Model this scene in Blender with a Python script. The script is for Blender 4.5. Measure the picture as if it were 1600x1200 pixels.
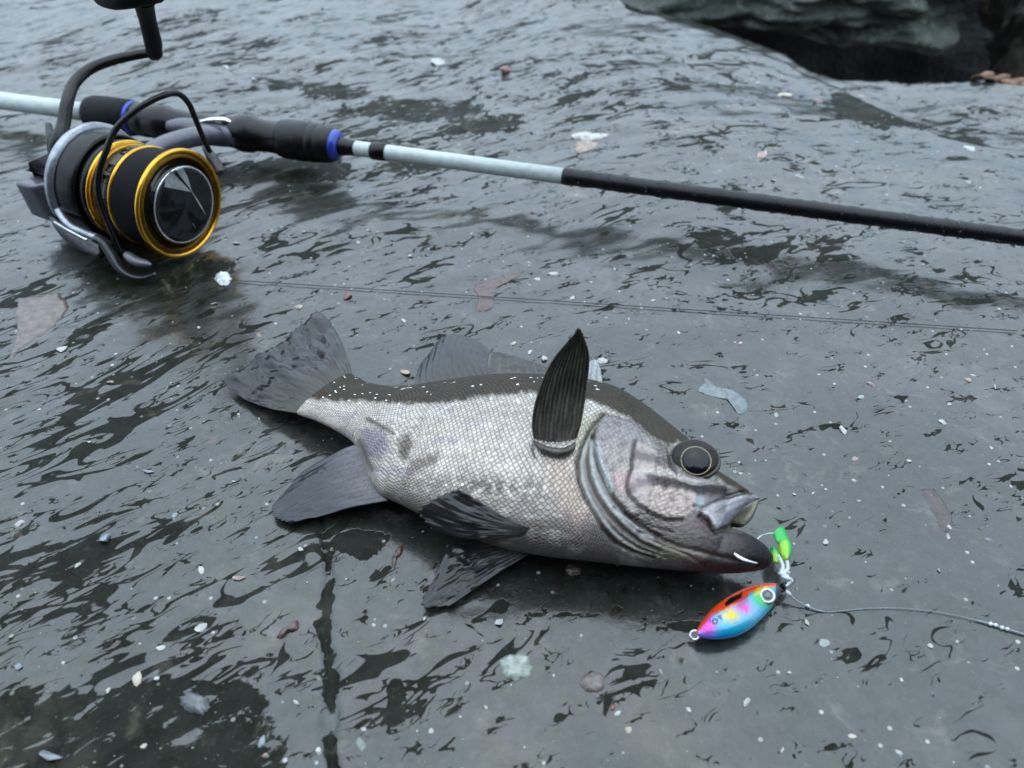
import bpy, bmesh, math, random
import numpy as np
from mathutils import Vector

random.seed(7); rng = np.random.default_rng(7)
scn = bpy.context.scene
for o in list(bpy.data.objects): bpy.data.objects.remove(o)

# ------------------------------------------------------------------ camera
FPX, PITCH, CAM_H = 1250.0, math.radians(40), 0.165       # focal length in photo pixels, tilt below the horizon, height above the slab
cam = bpy.data.cameras.new('camera'); cam_o = bpy.data.objects.new('camera', cam)
scn.collection.objects.link(cam_o); scn.camera = cam_o
cam_o.location = (0, 0, CAM_H); cam_o.rotation_euler = (math.pi/2 - PITCH, 0, 0)
cam.sensor_width = 36; cam.lens = 36*FPX/1600; cam.clip_start = 0.005; cam.clip_end = 500
cam.dof.use_dof = True; cam.dof.focus_distance = 0.232; cam.dof.aperture_fstop = 17

# ------------------------------------------------------------------ sky and sun (overcast evening)
SUN_EL, SUN_ROT = math.radians(78), math.radians(-8)
w = bpy.data.worlds.new('World'); scn.world = w; w.use_nodes = True
wn = w.node_tree; wn.nodes.clear()
sky = wn.nodes.new('ShaderNodeTexSky'); sky.sky_type = 'NISHITA'; sky.sun_disc = False
sky.sun_elevation = SUN_EL; sky.sun_rotation = SUN_ROT; sky.air_density = 1.0; sky.dust_density = 1.5; sky.ozone_density = 1.5
hs = wn.nodes.new('ShaderNodeHueSaturation'); hs.inputs['Saturation'].default_value = 0.8
bg = wn.nodes.new('ShaderNodeBackground'); bg.inputs['Strength'].default_value = 0.15
wo = wn.nodes.new('ShaderNodeOutputWorld')
wn.links.new(sky.outputs[0], hs.inputs['Color']); # cloud deck: a standard overcast sky (three times as bright overhead as at the horizon) over the clear-sky light
tc = wn.nodes.new('ShaderNodeTexCoord'); sz = wn.nodes.new('ShaderNodeSeparateXYZ'); wn.links.new(tc.outputs['Generated'], sz.inputs[0])
mr = wn.nodes.new('ShaderNodeMapRange'); wn.links.new(sz.outputs[2], mr.inputs[0])
for i_, v_ in zip((1, 2, 3, 4), (0.0, 1.0, 1/3, 1.0)): mr.inputs[i_].default_value = v_
cl = wn.nodes.new('ShaderNodeVectorMath'); cl.operation = 'SCALE'; cl.inputs[0].default_value = (5.65, 7.15, 8.25); wn.links.new(mr.outputs[0], cl.inputs['Scale'])
mx = wn.nodes.new('ShaderNodeMix'); mx.data_type = 'RGBA'; mx.inputs[0].default_value = 0.75
wn.links.new(hs.outputs[0], mx.inputs[6]); wn.links.new(cl.outputs[0], mx.inputs[7]); wn.links.new(mx.outputs[2], bg.inputs['Color']); wn.links.new(bg.outputs[0], wo.inputs[0])
sun = bpy.data.lights.new('sun', 'SUN'); sun.energy = 0.5; sun.angle = math.radians(120); sun.color = (0.95, 0.98, 1)
sun_o = bpy.data.objects.new('sun', sun); scn.collection.objects.link(sun_o)
sun_o.rotation_euler = (Vector((math.sin(SUN_ROT)*math.cos(SUN_EL), math.cos(SUN_ROT)*math.cos(SUN_EL), math.sin(SUN_EL)))).to_track_quat('Z', 'Y').to_euler()
scn.view_settings.view_transform = 'Standard'; scn.view_settings.look = 'None'
scn.view_settings.exposure = 1.15; scn.view_settings.gamma = 1.0; scn.view_settings.use_curve_mapping = False

# ------------------------------------------------------------------ pixel <-> place
CP = np.array([0, 0, CAM_H]); CF = np.array([0, math.cos(PITCH), -math.sin(PITCH)]); CR = np.array([1.0, 0, 0]); CU = np.cross(CR, CF)
def ray(px, py):
    px = np.asarray(px, float); py = np.asarray(py, float)
    return CF + np.multiply.outer((px-800)/FPX, CR) - np.multiply.outer((py-600)/FPX, CU)
def U(px, py, z=0.0):
    d = ray(px, py); z = np.asarray(z, float)
    return CP + d*((z-CAM_H)/d[..., 2])[..., None]
def proj(P):
    v = np.asarray(P) - CP; dz = v @ CF
    return 800 + FPX*(v @ CR)/dz, 600 - FPX*(v @ CU)/dz
def UP(px, py, P):                                       # the pixel's point at the depth of P
    return CP + ray(px, py)*(np.dot(np.asarray(P)-CP, CF))
MM = 0.001
def sm(x, a, b):
    t = np.clip((x-a)/(b-a), 0, 1); return t*t*(3-2*t)
def cr(pts, n):                                          # smooth curve through points, n samples
    P = np.asarray(pts, float); k = len(P)
    if k == 2:
        t = np.linspace(0, 1, n)[:, None]; return P[0]*(1-t)+P[1]*t
    Q = np.vstack([2*P[0]-P[1], P, 2*P[-1]-P[-2]])
    t = np.linspace(0, k-1-1e-9, n); i = t.astype(int); f = (t-i)[:, None]
    a, b, c, d = Q[i], Q[i+1], Q[i+2], Q[i+3]
    return 0.5*((2*b)+(c-a)*f+(2*a-5*b+4*c-d)*f*f+(3*b-3*c+d-a)*f**3)
def _h(ix, iy, s):
    n = (ix.astype(np.int64)*374761393 + iy.astype(np.int64)*668265263 + s*1442695041) & 0xffffffff
    n = ((n ^ (n >> 13))*1274126177) & 0xffffffff
    return ((n ^ (n >> 16)) & 0xffff)/65535.0*2*np.pi
def perlin(x, y, s=0):
    x = np.asarray(x, float); y = np.asarray(y, float)
    ix = np.floor(x); iy = np.floor(y); fx = x-ix; fy = y-iy
    u = fx**3*(fx*(fx*6-15)+10); v = fy**3*(fy*(fy*6-15)+10)
    def g(a, b):
        h = _h(ix+a, iy+b, s); return np.cos(h)*(fx-a)+np.sin(h)*(fy-b)
    return ((g(0, 0)*(1-u)+g(1, 0)*u)*(1-v)+(g(0, 1)*(1-u)+g(1, 1)*u)*v)*1.4
def fbm(x, y, o=4, s=0, gain=0.5):
    r = 0; a = 1
    for k in range(o):
        r = r + a*perlin(x*2**k, y*2**k, s+k*17); a *= gain
    return r
def pdist(qx, qy, line):                                 # distance to a polyline
    L = np.asarray(line, float); d = np.full(np.shape(qx), 1e9)
    for (x0, y0), (x1, y1) in zip(L[:-1], L[1:]):
        vx, vy = x1-x0, y1-y0; t = np.clip(((qx-x0)*vx+(qy-y0)*vy)/(vx*vx+vy*vy+1e-12), 0, 1)
        d = np.minimum(d, np.hypot(qx-x0-t*vx, qy-y0-t*vy))
    return d
def inside(qx, qy, poly):
    P = np.asarray(poly, float); r = np.zeros(np.shape(qx), bool); j = len(P)-1
    for i in range(len(P)):
        (xi, yi), (xj, yj) = P[i], P[j]
        c = ((yi > qy) != (yj > qy)) & (qx < (xj-xi)*(qy-yi)/((yj-yi)+1e-12)+xi); r ^= c; j = i
    return r
def region(qx, qy, poly, soft):                          # 1 inside, fading over soft pixels
    P = list(poly); d = pdist(qx, qy, P+[P[0]]); s = np.where(inside(qx, qy, P), d, -d)
    return sm(s, -soft, soft)

# ------------------------------------------------------------------ mesh helpers
COL = scn.collection
def mesh_obj(name, V, F, mat=None, parent=None, smooth=True, **props):
    me = bpy.data.meshes.new(name); me.from_pydata([tuple(v) for v in np.asarray(V)], [], [tuple(int(i) for i in f) for f in F]); me.update()
    if smooth: me.shade_smooth()
    o = bpy.data.objects.new(name, me); COL.objects.link(o)
    if mat: me.materials.append(mat)
    if parent: o.parent = parent
    for k, v in props.items(): o[k] = v
    return o
def grid_mesh(name, V, n, m, mat):                        # fast regular grid (n rows, m columns)
    me = bpy.data.meshes.new(name); V = V.reshape(-1, 3)
    i = np.arange((n-1)*(m-1)); r = i//(m-1); c = i % (m-1); a = r*m+c
    F = np.stack([a, a+1, a+m+1, a+m], 1).astype(np.int32)
    me.vertices.add(len(V)); me.vertices.foreach_set('co', V.astype(np.float32).ravel())
    me.loops.add(F.size); me.loops.foreach_set('vertex_index', F.ravel())
    me.polygons.add(len(F)); me.polygons.foreach_set('loop_start', np.arange(len(F), dtype=np.int32)*4)
    me.update(calc_edges=True); me.shade_smooth(); me.materials.append(mat)
    return me
def attr(me, name, typ, data):
    a = me.attributes.new(name, typ, 'POINT')
    if typ == 'FLOAT': a.data.foreach_set('value', np.asarray(data, np.float32).ravel())
    elif typ == 'FLOAT_VECTOR': a.data.foreach_set('vector', np.asarray(data, np.float32).ravel())
    else:
        d = np.ones((len(data), 4), np.float32); d[:, :3] = data; a.data.foreach_set('color', d.ravel())
def empty(name, loc, **props):
    o = bpy.data.objects.new(name, None); o.empty_display_size = 0.01; COL.objects.link(o)
    for k, v in props.items(): o[k] = v
    o.location = (0, 0, 0)
    return o
def loft(rings):
    R = np.asarray(rings); M, K, _ = R.shape
    V = np.vstack([R.reshape(-1, 3), R[0].mean(0)[None], R[-1].mean(0)[None]]); F = []
    for i in range(M-1):
        for j in range(K):
            F.append((i*K+j, i*K+(j+1) % K, (i+1)*K+(j+1) % K, (i+1)*K+j))
    for j in range(K):
        F.append((M*K, (j+1) % K, j)); F.append((M*K+1, (M-1)*K+j, (M-1)*K+(j+1) % K))
    return V, F
def frames(P):
    T = np.gradient(P, axis=0); T /= np.linalg.norm(T, axis=1)[:, None]+1e-12
    n = np.cross(T[0], [0.13, 0.21, 0.97]); n /= np.linalg.norm(n); N = []
    for t in T:
        n = n-t*np.dot(n, t); n /= np.linalg.norm(n); N.append(n)
    N = np.array(N); return T, N, np.cross(T, N)
def tube(P, r, K=12, flat=1.0):
    P = np.asarray(P, float); r = np.broadcast_to(r, (len(P),)); T, N, B = frames(P)
    a = np.linspace(0, 2*np.pi, K, endpoint=False)
    return loft(P[:, None]+r[:, None, None]*(np.cos(a)[None, :, None]*N[:, None]+flat*np.sin(a)[None, :, None]*B[:, None]))
def lathe(prof, O, A, K=72):                             # prof: (distance along A, radius)
    A = np.asarray(A)/np.linalg.norm(A); n = np.cross(A, [0, 0, 1.0]); n /= np.linalg.norm(n); b = np.cross(A, n)
    a = np.linspace(0, 2*np.pi, K, endpoint=False); c = np.cos(a)[:, None]*n+np.sin(a)[:, None]*b
    return loft([np.asarray(O)+A*x+c*max(r, 1e-6) for x, r in prof])
def sheet(P, th):                                        # closed thin solid from a grid of points
    P = np.asarray(P); n, m, _ = P.shape
    du = np.gradient(P, axis=0); dv = np.gradient(P, axis=1); N = np.cross(du, dv); N /= np.linalg.norm(N, axis=2)[..., None]+1e-12
    th = np.broadcast_to(th, (n, m))[..., None]
    V = np.vstack([(P+N*th/2).reshape(-1, 3), (P-N*th/2).reshape(-1, 3)]); s = n*m; F = []
    for i in range(n-1):
        for j in range(m-1):
            a = i*m+j; F += [(a, a+m, a+m+1, a+1), (s+a, s+a+1, s+a+m+1, s+a+m)]
    for i in range(n-1):
        for j, sg in ((0, 1), (m-1, -1)):
            a = i*m+j; q = (a, s+a, s+a+m, a+m); F.append(q if sg > 0 else q[::-1])
    for j in range(m-1):
        for i, sg in ((0, -1), (n-1, 1)):
            a = i*m+j; q = (a, s+a, s+a+1, a+1); F.append(q if sg > 0 else q[::-1])
    return V, F
def join(*parts):
    V = []; F = []; k = 0
    for v, f in parts:
        V.append(np.asarray(v)); F += [tuple(i+k for i in q) for q in f]; k += len(v)
    return np.vstack(V), F
def box(c, ax, half, bevel=0.0006):                      # bevelled box with axes ax
    bm = bmesh.new(); bmesh.ops.create_cube(bm, size=2)
    for v in bm.verts: v.co = Vector(np.asarray(c)+sum(np.asarray(a)*h*q for a, h, q in zip(ax, half, v.co)))
    bmesh.ops.bevel(bm, geom=bm.edges[:], offset=bevel, segments=3, affect='EDGES', profile=0.6)
    V = np.array([v.co for v in bm.verts]); bm.verts.index_update(); F = [[v.index for v in f.verts] for f in bm.faces]; bm.free()
    return V, F

# ------------------------------------------------------------------ material helpers
def new_mat(name):
    m = bpy.data.materials.new(name); m.use_nodes = True; nt = m.node_tree; nt.nodes.clear()
    out = nt.nodes.new('ShaderNodeOutputMaterial'); b = nt.nodes.new('ShaderNodeBsdfPrincipled'); nt.links.new(b.outputs[0], out.inputs[0])
    return m, nt, b
def put(nt, sock, v):
    if isinstance(v, bpy.types.NodeSocket): nt.links.new(v, sock)
    elif v is not None:
        if hasattr(sock.default_value, '__len__') and not hasattr(v, '__len__'): v = [v]*len(sock.default_value)
        if hasattr(sock.default_value, '__len__') and len(sock.default_value) == 4 and len(v) == 3: v = (*v, 1)
        sock.default_value = v
def nd(nt, typ, ins=None, out=0, **props):
    n = nt.nodes.new('ShaderNode'+typ)
    for k, v in props.items(): setattr(n, k, v)
    for k, v in (ins or {}).items(): put(nt, n.inputs[k], v)
    return n.outputs[out]
def mth(nt, op, a, b=None, c=None, clamp=False):
    return nd(nt, 'Math', {i: v for i, v in enumerate((a, b, c)) if v is not None}, operation=op, use_clamp=clamp)
def ramp(nt, f, lo, hi, a=0.0, b=1.0):
    return nd(nt, 'MapRange', {'Value': f, 'From Min': lo, 'From Max': hi, 'To Min': a, 'To Max': b}, interpolation_type='SMOOTHSTEP')
def mixc(nt, f, a, b, mode='MIX'):
    n = nt.nodes.new('ShaderNodeMix'); n.data_type = 'RGBA'; n.blend_type = mode
    put(nt, n.inputs[0], f); put(nt, n.inputs[6], a); put(nt, n.inputs[7], b); return n.outputs[2]
def vscale(nt, v, s):
    return nd(nt, 'VectorMath', {0: v, 1: s if hasattr(s, '__len__') else (s, s, s)}, operation='MULTIPLY')
def noise(nt, v, scale, detail=4, rough=0.55, dist=0.0, out=0):
    return nd(nt, 'TexNoise', {'Vector': v, 'Scale': scale, 'Detail': detail, 'Roughness': rough, 'Distortion': dist}, out=out)
def bump(nt, h, strength, dist, normal=None):
    return nd(nt, 'Bump', {'Height': h, 'Strength': strength, 'Distance': dist, 'Normal': normal})
def pos_mm(nt): return vscale(nt, nd(nt, 'NewGeometry'), 1000.0)
def plain(name, col, rough=0.4, metal=0.0, coat=0.0, spec=0.5, vary=0.15, bumpy=0.3, scale=1.2, coat_rough=0.05):
    m, nt, b = new_mat(name); p = pos_mm(nt)
    n = noise(nt, p, scale*0.25, 5); n2 = noise(nt, p, scale*2, 4)
    c = mixc(nt, ramp(nt, n, 0.3, 0.7), [q*(1-vary) for q in col], [min(1, q*(1+vary)) for q in col])
    put(nt, b.inputs['Base Color'], c); put(nt, b.inputs['Roughness'], ramp(nt, n2, 0.25, 0.75, max(0.02, rough*0.75), min(1, rough*1.25)))
    b.inputs['Metallic'].default_value = metal; b.inputs['Coat Weight'].default_value = coat; b.inputs['Coat Roughness'].default_value = coat_rough
    b.inputs['Specular IOR Level'].default_value = spec
    if bumpy: put(nt, b.inputs['Normal'], bump(nt, n2, bumpy, 0.00012))
    return m
def painted(name, rough, coat=0.0, metal=0.0, spec=0.5, bumpy=0.2, scale=1.5, vary=0.15, coat_rough=0.04):
    m, nt, b = new_mat(name); p = pos_mm(nt); c = nd(nt, 'Attribute', attribute_name='col', out=0)
    n = noise(nt, p, scale, 5)
    put(nt, b.inputs['Base Color'], mixc(nt, 1.0, c, nd(nt, 'CombineColor', {k: ramp(nt, n, 0.2, 0.8, 1-vary, 1+vary) for k in (0, 1, 2)}), 'MULTIPLY'))
    b.inputs['Roughness'].default_value = rough; b.inputs['Coat Weight'].default_value = coat; b.inputs['Coat Roughness'].default_value = coat_rough
    b.inputs['Metallic'].default_value = metal; b.inputs['Specular IOR Level'].default_value = spec
    if bumpy: put(nt, b.inputs['Normal'], bump(nt, n, bumpy, 0.0002))
    return m

def rock_material(name, wet=1.0, tint=(1, 1, 1), slab=True):
    m, nt, b = new_mat(name); p = pos_mm(nt); pc = vscale(nt, p, 0.1)      # centimetres
    big = noise(nt, pc, 0.22, 5, 0.6); mid = noise(nt, pc, 1.3, 5, 0.65); fine = noise(nt, pc, 9.0, 4, 0.7)
    dark = [0.009*tint[0], 0.010*tint[1], 0.007*tint[2]]; grey = [0.019*tint[0], 0.023*tint[1], 0.020*tint[2]]; pale = [0.060*tint[0], 0.055*tint[1], 0.047*tint[2]]
    c = mixc(nt, ramp(nt, mid, 0.32, 0.68), dark, grey)
    c = mixc(nt, mth(nt, 'MULTIPLY', ramp(nt, big, 0.5, 0.72), ramp(nt, mid, 0.35, 0.65)), c, pale)
    c = mixc(nt, mth(nt, 'MULTIPLY', ramp(nt, noise(nt, pc, 0.5, 4, 0.6, 0.4), 0.66, 0.74), ramp(nt, fine, 0.3, 0.6, 0.2, 0.9)), c, (0.10, 0.055, 0.048))
    c = mixc(nt, ramp(nt, fine, 0.56, 0.72), c, [q*2.2 for q in grey]); c = mixc(nt, ramp(nt, noise(nt, pc, 0.8, 5, 0.7, 0.5), 0.55, 0.72, 0, 0.8), c, [q*1.5 for q in pale])
    if not slab:
        b.inputs['Roughness'].default_value = 0.35
        put(nt, b.inputs['Base Color'], c); b.inputs['Coat Weight'].default_value = wet; b.inputs['Coat Roughness'].default_value = 0.12
        nb = bump(nt, mid, 0.8, 0.006); put(nt, b.inputs['Normal'], bump(nt, fine, 0.6, 0.001, nb)); put(nt, b.inputs['Coat Normal'], nb)
        return m
    # mineral specks
    for sc, r0, seed in ((3.0, 0.15, 0.0), (1.3, 0.07, 31.7)):
        vv = nd(nt, 'VectorMath', {0: pc, 1: (seed, seed*1.7, 0)}, operation='ADD')
        vo = nt.nodes.new('ShaderNodeTexVoronoi'); vo.voronoi_dimensions = '2D'; put(nt, vo.inputs['Vector'], vv); vo.inputs['Scale'].default_value = sc
        rnd = nd(nt, 'SeparateColor', {0: vo.outputs['Color']}, out=0); rnd2 = nd(nt, 'SeparateColor', {0: vo.outputs['Color']}, out=1)
        rad = mth(nt, 'MULTIPLY', ramp(nt, rnd, 0.90, 1.0), r0)
        msk = mth(nt, 'LESS_THAN', vo.outputs['Distance'], rad)
        c = mixc(nt, mth(nt, 'MULTIPLY', msk, 0.9), c, mixc(nt, rnd2, (0.10, 0.11, 0.11), (0.42, 0.42, 0.40)))
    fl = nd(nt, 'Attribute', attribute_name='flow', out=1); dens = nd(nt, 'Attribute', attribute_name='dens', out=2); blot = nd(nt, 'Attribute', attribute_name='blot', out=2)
    # streaks: fragments of the contour lines of a stretched noise
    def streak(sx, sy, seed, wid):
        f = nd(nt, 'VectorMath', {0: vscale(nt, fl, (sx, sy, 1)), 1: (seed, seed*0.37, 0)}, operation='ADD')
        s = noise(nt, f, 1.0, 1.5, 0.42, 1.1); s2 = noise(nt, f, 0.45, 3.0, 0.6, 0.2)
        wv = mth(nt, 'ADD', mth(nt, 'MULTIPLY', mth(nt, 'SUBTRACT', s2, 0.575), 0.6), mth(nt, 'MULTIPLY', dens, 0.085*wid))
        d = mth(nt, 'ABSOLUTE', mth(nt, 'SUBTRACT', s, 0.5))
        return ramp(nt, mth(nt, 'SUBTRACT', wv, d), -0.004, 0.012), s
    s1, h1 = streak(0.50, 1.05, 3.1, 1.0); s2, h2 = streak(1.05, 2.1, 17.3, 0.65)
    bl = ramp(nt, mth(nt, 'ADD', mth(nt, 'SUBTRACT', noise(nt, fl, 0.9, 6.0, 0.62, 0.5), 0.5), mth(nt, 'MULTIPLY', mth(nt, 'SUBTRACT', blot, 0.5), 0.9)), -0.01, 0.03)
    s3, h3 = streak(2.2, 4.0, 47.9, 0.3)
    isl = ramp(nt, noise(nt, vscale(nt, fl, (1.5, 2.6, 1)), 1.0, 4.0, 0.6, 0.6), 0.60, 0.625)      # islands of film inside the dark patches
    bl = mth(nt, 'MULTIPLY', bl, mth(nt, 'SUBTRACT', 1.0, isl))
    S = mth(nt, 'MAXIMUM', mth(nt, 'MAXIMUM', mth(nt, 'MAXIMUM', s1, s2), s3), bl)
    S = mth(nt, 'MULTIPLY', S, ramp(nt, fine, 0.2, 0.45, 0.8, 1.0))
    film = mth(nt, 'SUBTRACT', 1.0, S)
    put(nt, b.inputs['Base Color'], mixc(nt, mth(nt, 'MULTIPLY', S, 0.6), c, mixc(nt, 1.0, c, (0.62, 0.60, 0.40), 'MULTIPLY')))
    grain = noise(nt, pc, 4.0, 5, 0.75, 0.3); veil = mth(nt, 'MULTIPLY', ramp(nt, grain, 0.3, 0.7, 0.84, 1.0), ramp(nt, big, 0.3, 0.7, 0.88, 1.0))
    put(nt, b.inputs['Coat Weight'], mth(nt, 'MULTIPLY', ramp(nt, film, 0.0, 1.0, 0.04, wet), veil)); b.inputs['Coat IOR'].default_value = 1.72
    put(nt, b.inputs['Coat Roughness'], ramp(nt, mid, 0.3, 0.7, 0.03, 0.09))
    put(nt, b.inputs['Roughness'], ramp(nt, film, 0, 1, 0.5, 0.38)); put(nt, b.inputs['Specular IOR Level'], ramp(nt, film, 0, 1, 0.06, 0.22))
    hh = mth(nt, 'ADD', mth(nt, 'MULTIPLY', S, -0.55), mth(nt, 'ADD', mth(nt, 'MULTIPLY', h1, 0.8), mth(nt, 'MULTIPLY', mid, 0.35)))
    nb = bump(nt, hh, 0.15, 0.0012)
    put(nt, b.inputs['Normal'], bump(nt, fine, 0.5, 0.0004, nb)); put(nt, b.inputs['Coat Normal'], bump(nt, grain, 0.16, 0.0004, nb))
    return m
M_SLAB = rock_material('wet_slab_rock'); M_BOULDER = rock_material('boulder_rock', 0.7, (1, 1.05, 1), False); M_BROWN = rock_material('brown_rock', 0.6, (2.4, 1.7, 1.1), False); M_PALEROCK = rock_material('pale_boulder_rock', 1.0, (3.4, 3.8, 3.6), False); M_GAPSHADE = rock_material('gap_shade_rock', 0.2, (0.5, 0.5, 0.5), False)

# ------------------------------------------------------------------ the rock slab
crest = np.array([(940, -25), (979, 13), (1075, 35), (1145, 57), (1197, 74), (1232, 87), (1263, 103), (1316, 122), (1359, 144), (1394, 162), (1469, 197), (1534, 214), (1600, 219), (1750, 235)], float)
back = np.array([(900, -40), (960, -10), (1075, 22), (1145, 46), (1232, 76), (1280, 98), (1311, 107), (1381, 110), (1460, 119), (1512, 121), (1600, 130), (1750, 150)], float)
CW = U(crest[:, 0], crest[:, 1], 0.003); BW = U(back[:, 0], back[:, 1], -0.026)
def edge_y(x, W):
    o = np.argsort(W[:, 0]); X = W[o, 0]; Y = W[o, 1]
    return np.where(x < X[0], Y[0]+(X[0]-x)*0.9+np.maximum(0, X[0]-x)**2*4, np.where(x > X[-1], Y[-1]+(x-X[-1])*0.25, np.interp(x, X, Y)))
GROOVE = U(*np.array([(502, 800), (508, 850), (512, 900), (508, 950), (512, 1010), (515, 1060), (513, 1120), (522, 1180), (530, 1230)], float).T)[:, :2]
def flow_xy(x, y):
    g = 0.42*x-0.9*np.log(np.cosh((x-0.00)/0.16))*0.16*0.45
    return x, y-g+0.012*perlin(x*9, y*9, 5)
def ground_z(x, y):
    x = np.asarray(x, float); y = np.asarray(y, float)
    px, py = proj(np.stack([x, y, 0*x], -1))
    calm = sm(pdist(x, y, U(np.array([430, 700, 900, 1180]), np.array([620, 740, 760, 850]))[:, :2]), 0.03, 0.08)*0.8+0.2
    fx, fy = flow_xy(x, y)
    z = 0.0016*fbm(x*16, y*16, 3, 3)*calm + 0.0006*fbm(fx*30, fy*75, 2, 11)*calm*(0.35+0.65*sm(-x+0.6*(y-0.25), -0.1, 0.1))
    far = sm(y, 0.27, 0.5); z = z + far*(0.0014*fbm(fx*8, fy*18, 3, 23) + 0.0075*fbm(x*6.5, y*6.5, 2, 31))
    z = z - 0.0011*np.exp(-(pdist(x+0.0010*perlin(x*300, y*300, 41)+0.0015*perlin(x*90, y*90, 42), y, GROOVE)/(0.0014+0.0006*perlin(x*120, y*120, 43)))**2)
    e1 = edge_y(x, CW)+0.006*perlin(x*40, y*10, 8); d1 = (y-e1)
    z = z + 0.002*np.exp(-(d1/0.05)**2)*far - sm(d1, -0.004, 0.022)*0.028
    e2 = edge_y(x, BW)+0.004*perlin(x*50, 0*y, 9); z = z - sm(y-e2, -0.003, 0.03)*0.40
    return z
NR, NC = 760, 720
tv = np.linspace(0, 1, NR); yy = 0.02*np.power(1.25/0.02, tv**0.82)
tu = np.linspace(-1, 1, NC); tu = np.sign(tu)*np.abs(tu)**1.08
Y = np.repeat(yy[:, None], NC, 1); X = tu[None, :]*(0.16+0.86*Y)
Z = ground_z(X, Y)
rim = np.maximum(sm(np.abs(tu), 0.985, 1.0)[None, :]*np.ones((NR, 1)), np.maximum(sm(tv, 0.02, 0.0), sm(tv, 0.985, 1.0))[:, None]); Z = Z-rim*0.25
GV = np.stack([X, Y, Z], -1)
me = grid_mesh('rock_slab', GV, NR, NC, M_SLAB)
gx, gy = X.ravel(), Y.ravel(); gpx, gpy = proj(np.stack([gx, gy, 0*gx], -1))
ffx, ffy = flow_xy(gx, gy); attr(me, 'flow', 'FLOAT_VECTOR', np.stack([ffx*100, ffy*100, 0*ffx], -1))
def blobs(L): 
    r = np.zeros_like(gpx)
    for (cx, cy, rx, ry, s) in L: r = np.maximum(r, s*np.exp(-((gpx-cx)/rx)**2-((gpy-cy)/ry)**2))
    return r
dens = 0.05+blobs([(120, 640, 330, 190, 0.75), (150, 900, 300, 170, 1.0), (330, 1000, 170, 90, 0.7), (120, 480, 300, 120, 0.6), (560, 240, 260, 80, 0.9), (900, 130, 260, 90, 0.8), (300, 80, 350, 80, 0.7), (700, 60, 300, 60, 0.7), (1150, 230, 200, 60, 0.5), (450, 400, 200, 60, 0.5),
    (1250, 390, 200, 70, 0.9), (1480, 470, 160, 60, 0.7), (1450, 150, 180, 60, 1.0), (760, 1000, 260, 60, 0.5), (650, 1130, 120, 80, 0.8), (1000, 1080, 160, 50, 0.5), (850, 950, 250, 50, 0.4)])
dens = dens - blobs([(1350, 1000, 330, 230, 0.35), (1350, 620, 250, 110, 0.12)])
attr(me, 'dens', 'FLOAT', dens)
blot = blobs([(150, 1160, 280, 85, 1.6), (330, 1110, 130, 60, 1.0), (420, 1050, 70, 30, 0.6), (640, 165, 150, 26, 0.85), (440, 130, 60, 12, 0.7), (520, 140, 90, 18, 0.75), (760, 190, 110, 24, 0.75), (470, 265, 130, 26, 0.85), (640, 255, 90, 25, 0.6), (230, 440, 110, 45, 0.8), (330, 420, 70, 30, 0.6),  # the patches just below the reel are its shade, painted on the rock
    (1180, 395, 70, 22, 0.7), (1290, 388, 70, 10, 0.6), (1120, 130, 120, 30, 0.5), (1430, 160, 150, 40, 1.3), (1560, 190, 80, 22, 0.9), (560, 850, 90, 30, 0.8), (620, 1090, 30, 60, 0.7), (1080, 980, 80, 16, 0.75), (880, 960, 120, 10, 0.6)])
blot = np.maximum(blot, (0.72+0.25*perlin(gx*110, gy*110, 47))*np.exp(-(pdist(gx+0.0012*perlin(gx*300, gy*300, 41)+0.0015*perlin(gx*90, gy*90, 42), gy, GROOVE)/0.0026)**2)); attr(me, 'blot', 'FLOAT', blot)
slab = bpy.data.objects.new('rock_slab', me); COL.objects.link(slab); slab['kind'] = 'structure'; slab['label'] = 'broad wet grey rock slab with dark streaks'
def boulder(name, c, r, seed, mat, label, rough=0.25, squash=None, sub=6):
    bm = bmesh.new(); bmesh.ops.create_icosphere(bm, subdivisions=sub, radius=1)
    V = np.array([v.co for v in bm.verts]); bm.verts.index_update(); F = [[v.index for v in f.verts] for f in bm.faces]; bm.free()
    n = fbm(V[:, 0]*1.3+seed, V[:, 1]*1.3+V[:, 2]*1.1, 5, seed)+fbm(V[:, 2]*1.5, V[:, 0]*1.2+V[:, 1]+seed, 5, seed+3)
    V = V/np.maximum(1e-6, (np.abs(V)**3.2).sum(1)**(1/3.2))[:, None]
    V = V*(1+rough*0.5*n)[:, None]*np.asarray(r)
    if squash: V = V@np.asarray(squash)
    return mesh_obj(name, V+np.asarray(c), F, mat, None, True, label=label, category='boulder')
boulder('boulder', (0.27, 0.97, -0.015), (0.22, 0.21, 0.062), 5, M_PALEROCK, 'grey green wet boulder overhanging the black gap behind the slab', 0.45)
boulder('boulder', (0.68, 0.84, -0.07), (0.17, 0.16, 0.15), 12, M_BROWN, 'brown mossy boulder beside the fallen orange leaves', 0.4)
boulder('boulder', (0.50, 1.36, -0.12), (0.42, 0.20, 0.25), 19, M_GAPSHADE, 'rock deep inside the black gap, coloured dark to stand for shade', 0.3)  # rock colour darkened to deepen the shade in the gap
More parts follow.
